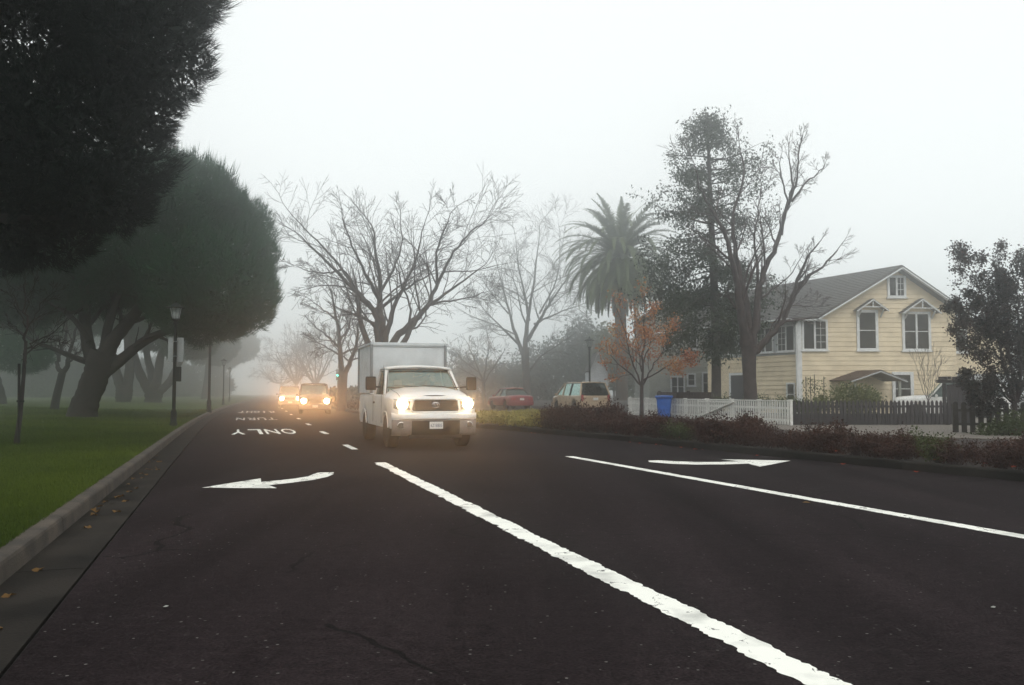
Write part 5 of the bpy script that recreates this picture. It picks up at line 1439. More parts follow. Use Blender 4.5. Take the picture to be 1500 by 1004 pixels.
# leafy bush at the right edge, shrubs by the house
def leafy_bush(name, label, D, base, spec, seed, leafm, twigm, size, per, opt, maxl, cat='shrub', red=None, depth=1.0, lobes=None, nl=0):
    root, o3, tips = bare_tree(name, label, D, base, spec, seed, opt, maxl, (twigm, twigm), depth=depth)
    root['category'] = cat
    rng = np.random.default_rng(seed)
    p = np.array([t[0] for t in tips])
    link(bpy.data.objects.new('foliage', array_mesh('foliage', leaf_quads(rng, p, per, 0.07, size, elong=1.7), 4, leafm)), root)
    if lobes:
        Lb = [(c - o3, r) for c, r in lobes_to_world(lobes, D)]
        a, _ = shell_points(rng, Lb, nl, 0.25, 1.02, keep_in=0.5, lump=0.2)
        nd = a[rng.random(len(a)) < 0.10]
        a = nd[rng.integers(0, len(nd), len(a))] + rng.normal(0, 0.13, (len(a), 3))
        link(bpy.data.objects.new('inner_foliage', array_mesh('inner_foliage', leaf_quads(rng, a, 1, 0.03, size, elong=1.7), 4, leafm)), root)
    if red:
        q = p[rng.random(len(p)) < red]
        link(bpy.data.objects.new('red_leaves', array_mesh('red_leaves', leaf_quads(rng, q, 2, 0.07, size, elong=1.5), 4, 'red_leaf')), root)
    return root
spec = [[(1485, 590, 0.05), (1470, 530, 0.04), (1450, 470, 0.028), (1432, 420, 0.014), (1418, 390, 0.006)], [(1487, 590, 0.05), (1480, 520, 0.04), (1468, 440, 0.025), (1460, 390, 0.008)], [(1488, 590, 0.05), (1495, 510, 0.04), (1490, 440, 0.025), (1488, 400, 0.01)],
        [(1490, 590, 0.05), (1512, 520, 0.04), (1515, 450, 0.02), (1512, 405, 0.01)], [(1483, 585, 0.04), (1455, 550, 0.03), (1428, 520, 0.018), (1400, 500, 0.007)], [(1480, 570, 0.03), (1450, 570, 0.02), (1425, 565, 0.012), (1412, 555, 0.006)],
        [(1470, 530, 0.03), (1440, 500, 0.02), (1418, 470, 0.012), (1402, 455, 0.006)], [(1490, 580, 0.04), (1530, 540, 0.03), (1560, 480, 0.01)], [(1465, 500, 0.025), (1445, 455, 0.015), (1425, 440, 0.007)], [(1485, 590, 0.04), (1490, 560, 0.03), (1500, 530, 0.02), (1510, 500, 0.01)],
        [(1482, 590, 0.03), (1462, 575, 0.02), (1446, 590, 0.012), (1432, 585, 0.006)], [(1488, 560, 0.03), (1476, 500, 0.02), (1480, 460, 0.012), (1474, 420, 0.006)]]
leafy_bush('leafy_bush', 'tall dark leafy bush with reddish leaves at the right picture edge', 24.6, [(1486, 640, 0.09), (1486, 610, 0.08), (1486, 590, 0.07)], spec, 301, 'bush_dark', 'twig', 0.075, 8,
           dict(wob=0.16, up=0.03, n=(6, 4, 3), ang=(22, 55), ratio=0.52, rr=0.55, rmin=0.004, limb=0.40), 3, 'bush', 0.12, 1.0, [(1480, 530, 52, 62, 0.9, 0), (1500, 460, 42, 62, 0.9, 0), (1455, 480, 34, 60, 0.7, 0), (1450, 570, 26, 28, 0.6, 0), (1520, 570, 50, 40, 0.9, 0), (1440, 440, 18, 36, 0.5, 0)], 11000)
sp2 = [[(1360, 588, 0.016), (1360 + a, 565, 0.012), (1360 + a * 1.6, 540, 0.008), (1360 + a * 2.0, 516 + abs(a), 0.004)] for a in (-11, -7, -4, 0, 3, 6, 10)]
bare_tree('bare_shrub', 'small upright bare shrub before the yellow house', 41.0, [(1360, 612, 0.03), (1360, 600, 0.025), (1360, 586, 0.022)], sp2, 302, dict(wob=0.1, up=0.12, n=(6, 4), ang=(12, 35), ratio=0.5, rr=0.6, rmin=0.004, limb=0.6), 2, ('twig_red', 'twig_red'), depth=0.6)[0]['category'] = 'shrub'
bushy('climbing_vine', 'yellow green vine bush beneath the porch roof', 43.5, (1245, 606), [(1240, 583, 34, 22, 0.8, 0), (1262, 588, 26, 20, 0.8, 0), (1275, 586, 16, 16, 0.6, -0.3), (1205, 592, 18, 10, 0.6, 0)], 303, 'vine', 5200, 0.13, cat='shrub', stem_r=0.02)
bushy('garden_shrub', 'dark green shrub at the end of the white fence', 33.0, (1165, 622), [(1160, 596, 16, 10, 0.6, 0), (1182, 598, 18, 9, 0.6, 0), (1146, 592, 10, 6, 0.4, 2)], 304, 'bush_green', 2600, 0.08, cat='shrub', stem_r=0.015)
bushy('garden_shrub', 'small green clump at the foot of the round topped fence', 24.4, (1470, 640), [(1470, 628, 18, 12, 0.5, 0), (1488, 622, 20, 15, 0.5, 0), (1444, 633, 10, 7, 0.3, 0)], 305, 'bush_green', 1800, 0.08, cat='shrub', stem_r=0.012)
bushy('garden_shrub', 'reddish bare looking shrub against the yellow side wall', 45.0, (1105, 604), [(1110, 590, 26, 9, 0.8, 0), (1060, 590, 16, 8, 0.6, 0)], 306, 'bush_green', 1500, 0.10, cat='shrub', stem_r=0.012)
tr = thing('bean_trellis', 'four thin dark garden poles at the corner of the yellow house', 'trellis', P(1192, 604, 44) * np.array([1, 1, 0]) + np.array([0, 0, 0.12]))
bx0 = P(1192, 604, 44)[0]
for x, y in ((1180.5, 552), (1187.5, 552), (1193, 549), (1206, 552)):
    q = P(x, y, 44); MB().tube([(q[0] - bx0, 0, -0.1), (q[0] - bx0 + rb.uniform(-0.03, 0.03), 0, q[2] - 0.12)], 0.022, 6).build('pole', 'fence_wood', tr, 40)
rng = np.random.default_rng(307)
q = np.array([[rng.uniform(-0.55, 0.55), rng.normal(0, 0.08), rng.uniform(0.3, 1.85) ** 1.0] for _ in range(260)])
o = link(bpy.data.objects.new('climber', array_mesh('climber', leaf_quads(rng, q, 2, 0.05, 0.09, elong=1.5), 4, 'vine')), tr)
# ================================================================ VEHICLES (local +y is forward, origin on the ground)
def shell(root, yk, wk, beltk, topk, zb, axles, ra, mat, name='body', zlow=None):
    ys = set(np.linspace(yk[0], yk[-1], 46)) | set(yk)
    for ya in axles: ys |= set(ya + ra * np.cos(np.linspace(0.02, math.pi - 0.02, 15)))
    ys = sorted(y for y in ys if min(yk) <= y <= max(yk))
    o = np.argsort(yk); A = lambda k, y: float(np.interp(y, np.array(yk)[o], np.array(k)[o]))
    rows = []
    for y in ys:
        w, be, tp = A(wk, y), A(beltk, y), A(topk, y)
        b = zb if zlow is None else A(zlow, y)
        for ya in axles:
            if abs(y - ya) < ra: b = max(b, 0.36 + math.sqrt(ra * ra - (y - ya) ** 2))
        b = min(b, be - 0.05)
        m = b + (be - b) * 0.45
        half = [(w * 0.82, b), (w * 0.965, b), (w * 0.985, b + (be - b) * 0.08), (w, m), (w * 0.99, b + (be - b) * 0.8), (w * 0.975, be - 0.03), (w * 0.94, be), (w * 0.80, be + (tp - be) * 0.62), (w * 0.5, be + (tp - be) * 0.92), (0, tp)]
        full = [(x, y, z) for x, z in half] + [(-x, y, z) for x, z in half[-2::-1]]
        rows.append(full)
    mb = MB(); mb.grid(rows)
    n = len(rows[0])
    mb.add(rows[0], [tuple(range(n))]); mb.add(rows[-1], [tuple(range(n - 1, -1, -1))])
    return mb.build(name, mat, root, smooth=38, fix=True)
def wheel(root, x, y, r, w, side, rim='rim', spokes=5):
    t = MB(); t.lathe([(r * 0.62, -w / 2 + 0.01), (r * 0.9, -w / 2), (r * 0.985, -w / 2 + 0.03), (r, -w * 0.25), (r, w * 0.25), (r * 0.985, w / 2 - 0.03), (r * 0.9, w / 2), (r * 0.62, w / 2 - 0.01)], 28, (0, 0, 0), 'x')
    o = t.build('wheel', 'rubber', root, 40); o.location = (x, y, r)
    m = MB(); s = side
    m.lathe([(r * 0.64, s * (w / 2 - 0.015)), (r * 0.60, s * (w / 2 - 0.01)), (r * 0.57, s * (w / 2 - 0.06)), (r * 0.2, s * (w / 2 - 0.05)), (r * 0.16, s * (w / 2 - 0.02)), (0.01, s * (w / 2 - 0.015))], 24, (0, 0, 0), 'x')
    for k in range(spokes):
        a = 2 * math.pi * k / spokes
        m.bar((s * (w / 2 - 0.035), r * 0.15 * math.cos(a), r * 0.15 * math.sin(a)), (s * (w / 2 - 0.03), r * 0.6 * math.cos(a), r * 0.6 * math.sin(a)), r * 0.2, 0.03, (1, 0, 0))
    m.build('rim', rim, o, 30, fix=True)
    return o
def greenhouse(root, zB, zR, yA, yB, yC, yD, wb, wr, cuts, body, gl_front='car_glass', gl_side='side_glass', gl_rear='rear_glass', pw=0.075, crown=0.05, black=()):
    base = lambda s, y, k=0.0: np.array([s * (wb - k), y, zB]); top = lambda s, y, k=0.0: np.array([s * (wr - k), y, zR])
    rows = []
    for t in np.linspace(0, 1, 9):
        y = yB + 0.06 + (yC - 0.06 - yB - 0.06) * t if yC < yB else yB
        e = crown * (1 - (2 * t - 1) ** 4)
        rows.append([(x * (wr + 0.02), y + (0.10 * (1 - x * x) if t < 0.05 else -0.05 * (1 - x * x) if t > 0.95 else 0), zR + e * 0.6 + crown * (1 - x * x) - 0.012 * (abs(x) == 1)) for x in (-1, -0.92, -0.6, 0, 0.6, 0.92, 1)])
    mb = MB(); mb.grid(rows); rf = mb.build('roof', body, root, 50)
    so = rf.modifiers.new('solid', 'SOLIDIFY'); so.thickness = 0.05; so.offset = -1
    def bulge(a, b, c, d, fy):
        rows = []
        for t in np.linspace(0, 1, 5):
            l, r = a + (d - a) * t, b + (c - b) * t
            rows.append([l + (r - l) * k + np.array([0, fy * (1 - (2 * k - 1) ** 2), 0]) for k in np.linspace(0, 1, 9)])
        return rows
    mb = MB(); mb.grid(bulge(base(-1, yA, 0.03), base(1, yA, 0.03), top(1, yB, 0.03), top(-1, yB, 0.03), 0.10)); mb.build('windscreen', gl_front, root, 60)
    mb = MB(); mb.grid(bulge(base(1, yD, 0.05), base(-1, yD, 0.05), top(-1, yC, 0.05), top(1, yC, 0.05), -0.05)); mb.build('rear_window', gl_rear, root, 60)
    for s in (-1, 1):
        allc = [(yA, yB)] + list(cuts) + [(yD, yC)]
        for i, (yb, yt) in enumerate(allc):
            mb = MB(); mb.bar(base(s, yb) + (0, 0, -0.02), top(s, yt), pw, pw * 0.8, (0, 1, 0)); mb.build('pillar', 'black_plastic' if i in black else body, root)
        for (b0, t0), (b1, t1) in zip(allc[:-1], allc[1:]):
            mb = MB(); mb.add([base(s, b0, 0.012), base(s, b1, 0.012), top(s, t1, 0.012), top(s, t0, 0.012)], [(0, 1, 2, 3)]); mb.build('side_window', gl_side, root)
def text_on(root, txt, c, w, h, mat, rot=(rad(90), 0, math.pi)):
    me, x0, x1, y0, y1 = text_mesh(txt, 'plate_text', mat)
    for v_ in me.vertices:
        v_.co.x = (v_.co.x - (x0 + x1) / 2) / (x1 - x0) * w; v_.co.y = (v_.co.y - (y0 + y1) / 2) / (y1 - y0) * h
    o = link(bpy.data.objects.new('plate_text', me), root); o.location = c; o.rotation_euler = rot
    return o
def spot(root, c, power, size=85, tilt=0.5, r=0.07):
    d = bpy.data.lights.new('headlight_beam', 'SPOT'); d.energy = power; d.color = (1.0, 0.44, 0.14); d.spot_size = rad(size); d.spot_blend = 1.0; d.shadow_soft_size = r
    o = bpy.data.objects.new('headlight_beam', d); link(o, root); o.location = c
    o.rotation_euler = (rad(90 - tilt), 0, 0)
    return o
def mirror(root, c, s, sz=(0.10, 0.09, 0.13), mat='black_plastic', arm=0.12):
    mb = MB(); x, y, z = c
    mb.box((x - sz[0], y - sz[1], z - sz[2]), (x + sz[0], y + sz[1], z + sz[2])); o = mb.build('mirror', mat, root); bevel(o, 0.03, 3)
    mb = MB(); mb.tube([(x - s * sz[0] * 0.9, y, z - sz[2] * 0.5), (x - s * (sz[0] + arm), y - 0.03, z - sz[2] * 0.6)], 0.022, 6); mb.build('mirror_arm', mat, o)
    return o
def disc(name, root, c, r, mat, d=1, n=18, depth=0.02):
    return MB().lathe([(r, 0), (r * 0.96, d * depth * 0.7), (r * 0.5, d * depth), (0.005, d * depth * 1.05)], n, c, 'y').build(name, mat, root, 40)

# ---------------------------------------------------------------- the white pickup with its box
TRUCK_A = rad(17.0)
truck = thing('pickup_truck', 'white pickup truck with lit headlights and a boxy cargo body', 'truck', (-2.05, 21.4, 0.0), math.pi + TRUCK_A)
yk = [0.975, 0.95, 0.90, 0.80, 0.60, 0.3, 0.0, -0.30, -0.46, -0.50, -2.12, -2.2, -4.9, -4.95]
wk = [0.86, 0.91, 0.955, 0.985, 1.0, 1.01, 1.015, 1.01, 1.005, 1.005, 1.0, 1.0, 0.99, 0.97]
bk_ = [1.06, 1.10, 1.13, 1.155, 1.18, 1.20, 1.215, 1.23, 1.235, 1.235, 1.25, 1.25, 1.24, 1.22]
tk_ = [1.13, 1.19, 1.225, 1.26, 1.31, 1.365, 1.405, 1.435, 1.44, 1.25, 1.27, 1.27, 1.26, 1.24]
shell(truck, yk, wk, bk_, tk_, 0.46, (0.0, -3.7), 0.485, 'car_white')
MB().box((-0.72, -4.8, 0.42), (0.72, 0.8, 0.95)).build('chassis', 'black_plastic', truck)
for x in (-0.86, 0.86):
    for y in (0.0, -3.7):
        wheel(truck, x, y, 0.40, 0.27, 1 if x > 0 else -1)
greenhouse(truck, 1.245, 1.86, -0.48, -1.10, -2.0, -2.12, 0.93, 0.80, [], 'car_white', gl_front='car_glass', pw=0.085, crown=0.055)
# rubber seal round the windscreen, wipers, cowl
mb = MB(); mb.box((-0.88, -0.50, 1.40), (0.88, -0.40, 1.435)); mb.build('cowl', 'black_plastic', truck)
mb = MB(); mb.tube([(-0.93 + 0.03, -0.46, 1.27), (-0.80 + 0.03, -1.08, 1.865)], 0.014, 5); mb.build('seal', 'black_plastic', truck)
mb = MB(); mb.tube([(0.90, -0.46, 1.27), (0.77, -1.08, 1.865)], 0.014, 5); mb.build('seal', 'black_plastic', truck)
mb = MB(); mb.tube([(0.78 * k, -1.07 + 0.10 * (1 - k * k), 1.868) for k in np.linspace(-1, 1, 9)], 0.013, 5); mb.build('seal', 'black_plastic', truck)
for x in (-0.55, 0.12):
    mb = MB(); mb.tube([(x, -0.40, 1.44), (x + 0.62, -0.44, 1.475)], 0.010, 4); mb.build('wiper', 'black_plastic', truck)
# doors: seams and handles
for s in (-1, 1):
    for y in (-0.62, -2.02):
        mb = MB(); mb.box((s * 1.004 - 0.004, y - 0.006, 0.55), (s * 1.004 + 0.004, y + 0.006, 1.23)); mb.build('door_seam', 'black_plastic', truck)
    mb = MB(); mb.box((s * 1.012 - 0.012, -1.95, 1.02), (s * 1.012 + 0.012, -1.74, 1.07)); bevel(mb.build('door_handle', 'black_plastic', truck), 0.008)
    o = mirror(truck, (s * 1.26, -0.62, 1.52), s, (0.125, 0.06, 0.165), arm=0.16)
    # wheel arch lips
    for y in (0.0, -3.7):
        mb = MB(); mb.tube([(s * 1.008, y + 0.49 * math.cos(a), 0.36 + 0.49 * math.sin(a)) for a in np.linspace(0.26, math.pi - 0.26, 15)], 0.014, 5); mb.build('arch_lip', 'car_white', truck, 40)
# nose: grille, surround, emblem, hood slit
gz0, gz1 = 0.855, 1.135
gp = [(-0.50, gz0), (0.50, gz0), (0.545, gz0 + 0.06), (0.50, gz1 - 0.03), (0.45, gz1), (-0.45, gz1), (-0.50, gz1 - 0.03), (-0.545, gz0 + 0.06)]
mb = MB(); mb.prism([(x, 0.978, z) for x, z in gp], (0, 0.02, 0)); gr = mb.build('grille', 'grille_dark', truck)
for k in range(5):
    z = gz0 + 0.03 + k * 0.048; mb = MB(); mb.box((-0.5 + 0.01 * k, 0.998, z), (0.5 - 0.01 * k, 1.008, z + 0.012)); mb.build('grille_bar', 'black_plastic', gr)
mb = MB(); mb.tube([(x * 1.04, 1.0, 0.99 + (z - 0.99) * 1.08) for x, z in gp] + [(gp[0][0] * 1.04, 1.0, 0.99 + (gp[0][1] - 0.99) * 1.08)], 0.027, 8); mb.build('grille_surround', 'car_white', truck, 60)
mb = MB(); mb.tube([(x * 1.0, 1.012, 0.99 + (z - 0.99) * 1.02) for x, z in gp] + [(gp[0][0], 1.012, 0.99 + (gp[0][1] - 0.99) * 1.02)], 0.009, 6); mb.build('grille_trim', 'chrome', gr, 60)
em = thing('emblem', None, None); em.parent = truck; em.location = (0, 1.018, 1.01)
for (rx, rz, cz, t) in ((0.088, 0.060, 0.0, 0.010), (0.034, 0.056, 0.0, 0.009), (0.060, 0.026, 0.030, 0.009)):
    mb = MB(); mb.tube([(rx * math.cos(a), 0, cz + rz * math.sin(a)) for a in np.linspace(0, 2 * math.pi, 25)], t, 6, caps=False); mb.build('emblem_ring', 'chrome', em, 60)
mb = MB(); mb.tube([(x, 0.905 - 0.10 * (x / 0.5) ** 2, 1.222 - 0.03 * (x / 0.5) ** 2) for x in np.linspace(-0.47, 0.47, 13)], 0.017, 6); mb.build('hood_slit', 'black_plastic', truck, 60)
# hood shut lines and fender seams
for s in (-1, 1):
    mb = MB(); mb.tube([(s * 0.80, 0.86, 1.205), (s * 0.815, 0.5, 1.29), (s * 0.83, 0.0, 1.345), (s * 0.84, -0.42, 1.385)], 0.006, 4); mb.build('hood_seam', 'black_plastic', truck)
mb = MB(); mb.tube([(x, 0.972 - 0.05 * abs(x) ** 3, 1.150 - 0.02 * abs(x)) for x in np.linspace(-0.82, 0.82, 15)], 0.006, 4); mb.build('hood_seam', 'black_plastic', truck)
# headlights
for s in (-1, 1):
    rows = []
    for x in np.linspace(0.585, 0.955, 9):
        y = 0.984 if x < 0.86 else 0.984 - 0.10 * ((x - 0.86) / 0.095) ** 1.6
        f = (x - 0.585) / 0.37
        rows.append([(s * x, y, 0.90 + 0.02 * f), (s * x, y + 0.012, 1.0), (s * x, y - 0.002, 1.10 + 0.055 * f)])
    mb = MB(); mb.grid(rows); hl = mb.build('headlight', 'lens_clear', truck, 60)
    disc('lamp', hl, (s * 0.765, 0.99, 1.035), 0.125, 'headlight_glow')
    disc('turn_lamp', hl, (s * 0.625, 0.985, 1.06), 0.035, 'amber')
    spot(truck, (s * 0.765, 1.05, 1.035), 46)
# bumper in white and silver, the silver coloured darker as shade, intake, fog lamps, plate
def bar_plan(prof, x0, x1, n, yc):
    rows = []
    for x in np.linspace(x0, x1, n):
        y = yc - 0.20 * abs(x) ** 4
        rows.append([(x, y + dy, z) for dy, z in prof])
    return rows
mb = MB(); mb.grid(bar_plan([(-0.12, 0.835), (-0.02, 0.825), (0.0, 0.80), (0.0, 0.70), (-0.02, 0.685)], -0.995, 0.995, 25, 1.09)); mb.build('bumper_top', 'car_white', truck, 50)
mb = MB(); mb.grid(bar_plan([(-0.03, 0.682), (0.0, 0.672), (0.0, 0.52), (-0.03, 0.38), (-0.10, 0.31), (-0.3, 0.30)], -0.99, 0.99, 25, 1.085)); mb.build('bumper', 'bumper_silver_shaded', truck, 50)
mb = MB(); mb.grid(bar_plan([(0.003, 0.655), (0.006, 0.52), (-0.02, 0.385), (-0.08, 0.32)], -0.56, 0.56, 13, 1.085)); mb.build('intake', 'black_plastic', truck, 50)
for s in (-1, 1):
    mb = MB(); mb.tube([(s * 0.79 + 0.085 * math.cos(a), 1.012, 0.545 + 0.075 * math.sin(a)) for a in np.linspace(0, 2 * math.pi, 17)], 0.014, 6, caps=False); mb.build('fog_lamp_ring', 'chrome', truck, 60)
    disc('fog_lamp', truck, (s * 0.79, 1.003, 0.545), 0.075, 'grille_dark')
mb = MB(); mb.box((-0.155, 1.097, 0.47), (0.155, 1.107, 0.63)); pl_ = mb.build('licence_plate', 'plate_white', truck)
text_on(pl_, '6Z18805', (0, 1.1085, 0.545), 0.26, 0.075, 'plate_ink')
mb = MB(); mb.box((-0.62, 0.85, 0.24), (0.62, 1.0, 0.34)); bevel(mb.build('air_dam', 'black_plastic', truck), 0.02)
# interior
for x in (-0.42, 0.42):
    mb = MB(); mb.box((x - 0.26, -1.75, 0.8), (x + 0.26, -1.55, 1.42)); mb.box((x - 0.12, -1.74, 1.45), (x + 0.12, -1.62, 1.63)); mb.box((x - 0.26, -1.54, 0.75), (x + 0.26, -1.0, 0.92))
    bevel(mb.build('seat', 'seat_cloth', truck), 0.04, 3)
mb = MB(); mb.box((-0.88, -0.92, 0.9), (0.88, -0.52, 1.26)); bevel(mb.build('dashboard', 'seat_cloth', truck), 0.04, 3)
sw_ = MB(); sw_.tube([(-0.42 + 0.19 * math.cos(a), -1.06 + 0.07 * math.sin(a), 1.20 + 0.17 * math.sin(a)) for a in np.linspace(0, 2 * math.pi, 21)], 0.016, 6, caps=False); sw_.bar((-0.6, -1.06, 1.2), (-0.24, -1.06, 1.2), 0.03, 0.03); sw_.build('steering_wheel', 'black_plastic', truck, 60)
mb = MB(); mb.box((-0.13, -1.02, 1.70), (0.13, -0.99, 1.77)); bevel(mb.build('inside_mirror', 'black_plastic', truck), 0.01)
mb = MB(); mb.box((0.70, -0.555, 1.32), (0.82, -0.55, 1.37)); o = mb.build('sticker', 'sticker', truck); o.rotation_euler = (0, 0, 0)
mb = MB(); mb.tube([(0.96, -0.30, 1.22), (0.985, -0.42, 1.95)], 0.004, 4); mb.build('antenna', 'black_plastic', truck)
# cargo box on the bed
bx_ = MB(); bx_.box((-0.985, -4.98, 1.285), (0.985, -2.42, 2.56)); cb = bx_.build('cargo_box', 'box_white', truck); bevel(cb, 0.01)
for s in (-1, 1):
    for y in (-2.42, -4.98):
        mb = MB(); mb.box((s * 0.995 - 0.035, y - 0.035, 1.28), (s * 0.995 + 0.035, y + 0.035, 2.565)); bevel(mb.build('corner_post', 'trim_grey', cb), 0.01)
    mb = MB(); mb.box((s * 0.995 - 0.03, -4.99, 2.56), (s * 0.995 + 0.03, -2.38, 2.62)); bevel(mb.build('top_trim', 'box_white', cb), 0.01)
for y in (-2.42, -4.98):
    mb = MB(); mb.box((-0.96, y - 0.03, 2.545), (0.96, y + 0.03, 2.625)); bevel(mb.build('top_trim', 'box_white', cb), 0.01)
    mb = MB(); mb.box((-0.955, y - 0.014, 2.50), (0.955, y + 0.014, 2.515)); mb.build('trim_line', 'trim_grey', cb)

# driver at the wheel (truck's left = photo right)
def driver():
    th = TRUCK_A + math.pi
    def T(p):
        return (-2.05 + p[0] * math.cos(th) - p[1] * math.sin(th), 21.4 + p[0] * math.sin(th) + p[1] * math.cos(th), p[2])
    root = thing('person', 'dim figure in dark clothes at the wheel of the white pickup', 'person', T((-0.42, -1.45, 0.92)), th)
    J = {}; V, E, Rr = [], [], []
    def add(n, p, r, par=None):
        J[n] = len(V); V.append(p); Rr.append(r)
        if par: E.append((J[par], J[n]))
    add('pelvis', (0, 0, 0.12), (0.17, 0.13)); add('waist', (0, 0.02, 0.26), (0.15, 0.11), 'pelvis'); add('chest', (0, 0.03, 0.44), (0.19, 0.13), 'waist'); add('neck0', (0, 0.04, 0.57), (0.075, 0.075), 'chest')
    add('neck', (0, 0.05, 0.63), (0.055, 0.06), 'neck0'); add('jaw', (0, 0.075, 0.68), (0.06, 0.075), 'neck'); add('face', (0, 0.075, 0.745), (0.075, 0.095), 'jaw'); add('crown', (0, 0.06, 0.81), (0.065, 0.08), 'face')
    for s, nm in ((1, 'r'), (-1, 'l')):
        add('sh' + nm, (s * 0.19, 0.02, 0.52), (0.075, 0.075), 'chest'); add('el' + nm, (s * 0.27, 0.17, 0.29), (0.052, 0.052), 'sh' + nm); add('wr' + nm, (s * 0.19, 0.36, 0.33), (0.032, 0.036), 'el' + nm)
        add('pa' + nm, (s * 0.18, 0.42, 0.36), (0.03, 0.04), 'wr' + nm)
        for f, (dx, dz, l) in enumerate(((-0.03, 0.01, 0.055), (-0.012, 0.015, 0.065), (0.008, 0.012, 0.06), (0.026, 0.006, 0.045))):
            add(f'f{f}{nm}', (s * (0.18 + dx), 0.455, 0.375 + dz), (0.010, 0.010), 'pa' + nm); add(f'g{f}{nm}', (s * (0.18 + dx), 0.455 + l * 0.5, 0.352), (0.008, 0.008), f'f{f}{nm}')
        add('th' + nm, (s * 0.135, 0.41, 0.395), (0.011, 0.011), 'pa' + nm); add('tt' + nm, (s * 0.115, 0.435, 0.40), (0.009, 0.009), 'th' + nm)
        add('hp' + nm, (s * 0.10, 0.06, 0.10), (0.095, 0.09), 'pelvis'); add('kn' + nm, (s * 0.13, 0.46, 0.13), (0.068, 0.068), 'hp' + nm); add('an' + nm, (s * 0.13, 0.62, -0.22), (0.045, 0.045), 'kn' + nm); add('to' + nm, (s * 0.13, 0.76, -0.25), (0.04, 0.03), 'an' + nm)
    me = bpy.data.meshes.new('body'); me.from_pydata(V, E, []); me.materials.append(MAT['jacket'])
    o = link(bpy.data.objects.new('body', me), root)
    sk = o.modifiers.new('skin', 'SKIN'); sk.use_smooth_shade = True
    if not me.skin_vertices: me.skin_vertices.new()
    for i, r in enumerate(Rr):
        me.skin_vertices[0].data[i].radius = r; me.skin_vertices[0].data[i].use_root = (i == 0)
    ss = o.modifiers.new('sub', 'SUBSURF'); ss.levels = 1; ss.render_levels = 1
    mb = MB(); rows = []
    for t in np.linspace(0.05, 1.0, 8):
        a = t * math.pi * 0.56; rows.append([(0.088 * math.sin(a) * math.cos(b), 0.045 + 0.105 * math.sin(a) * math.sin(b) - 0.012, 0.765 + 0.115 * math.cos(a) - (0.03 if math.sin(b) < 0 else -0.03) * t) for b in np.linspace(0, 2 * math.pi, 16, endpoint=False)])
    mb.grid(rows, closed=True); mb.add(rows[0], [tuple(range(16))]); mb.build('hair', 'hair', root, 60)
    mb = MB(); rows = []
    for t in np.linspace(-1, 1, 9):      # face with nose, set over the head
        z = 0.735 + 0.085 * t; rows.append([(0.073 * math.cos(b) * math.sqrt(max(0.05, 1 - (t * 0.85) ** 2)), 0.075 + 0.094 * math.sin(b) * math.sqrt(max(0.05, 1 - (t * 0.85) ** 2)) + (0.022 if abs(b - math.pi / 2) < 0.2 and -0.45 < t < 0.15 else 0), z) for b in np.linspace(0.05, math.pi - 0.05, 13)])
    mb.grid(rows); mb.build('face', 'skin', root, 60)
    for s in (-1, 1):
        MB().lathe([(0.004, 0.010), (0.009, 0.004), (0.011, 0.0)], 8, (s * 0.030, 0.158, 0.748), 'y').build('eye', 'hair', root, 60)
        MB().lathe([(0.03, -0.008), (0.03, 0.008)], 8, (s * 0.078, 0.06, 0.735), 'x').build('ear', 'skin', root, 60)
    MB().box((-0.022, 0.150, 0.692), (0.022, 0.158, 0.699)).build('mouth', 'hair', root)
driver()

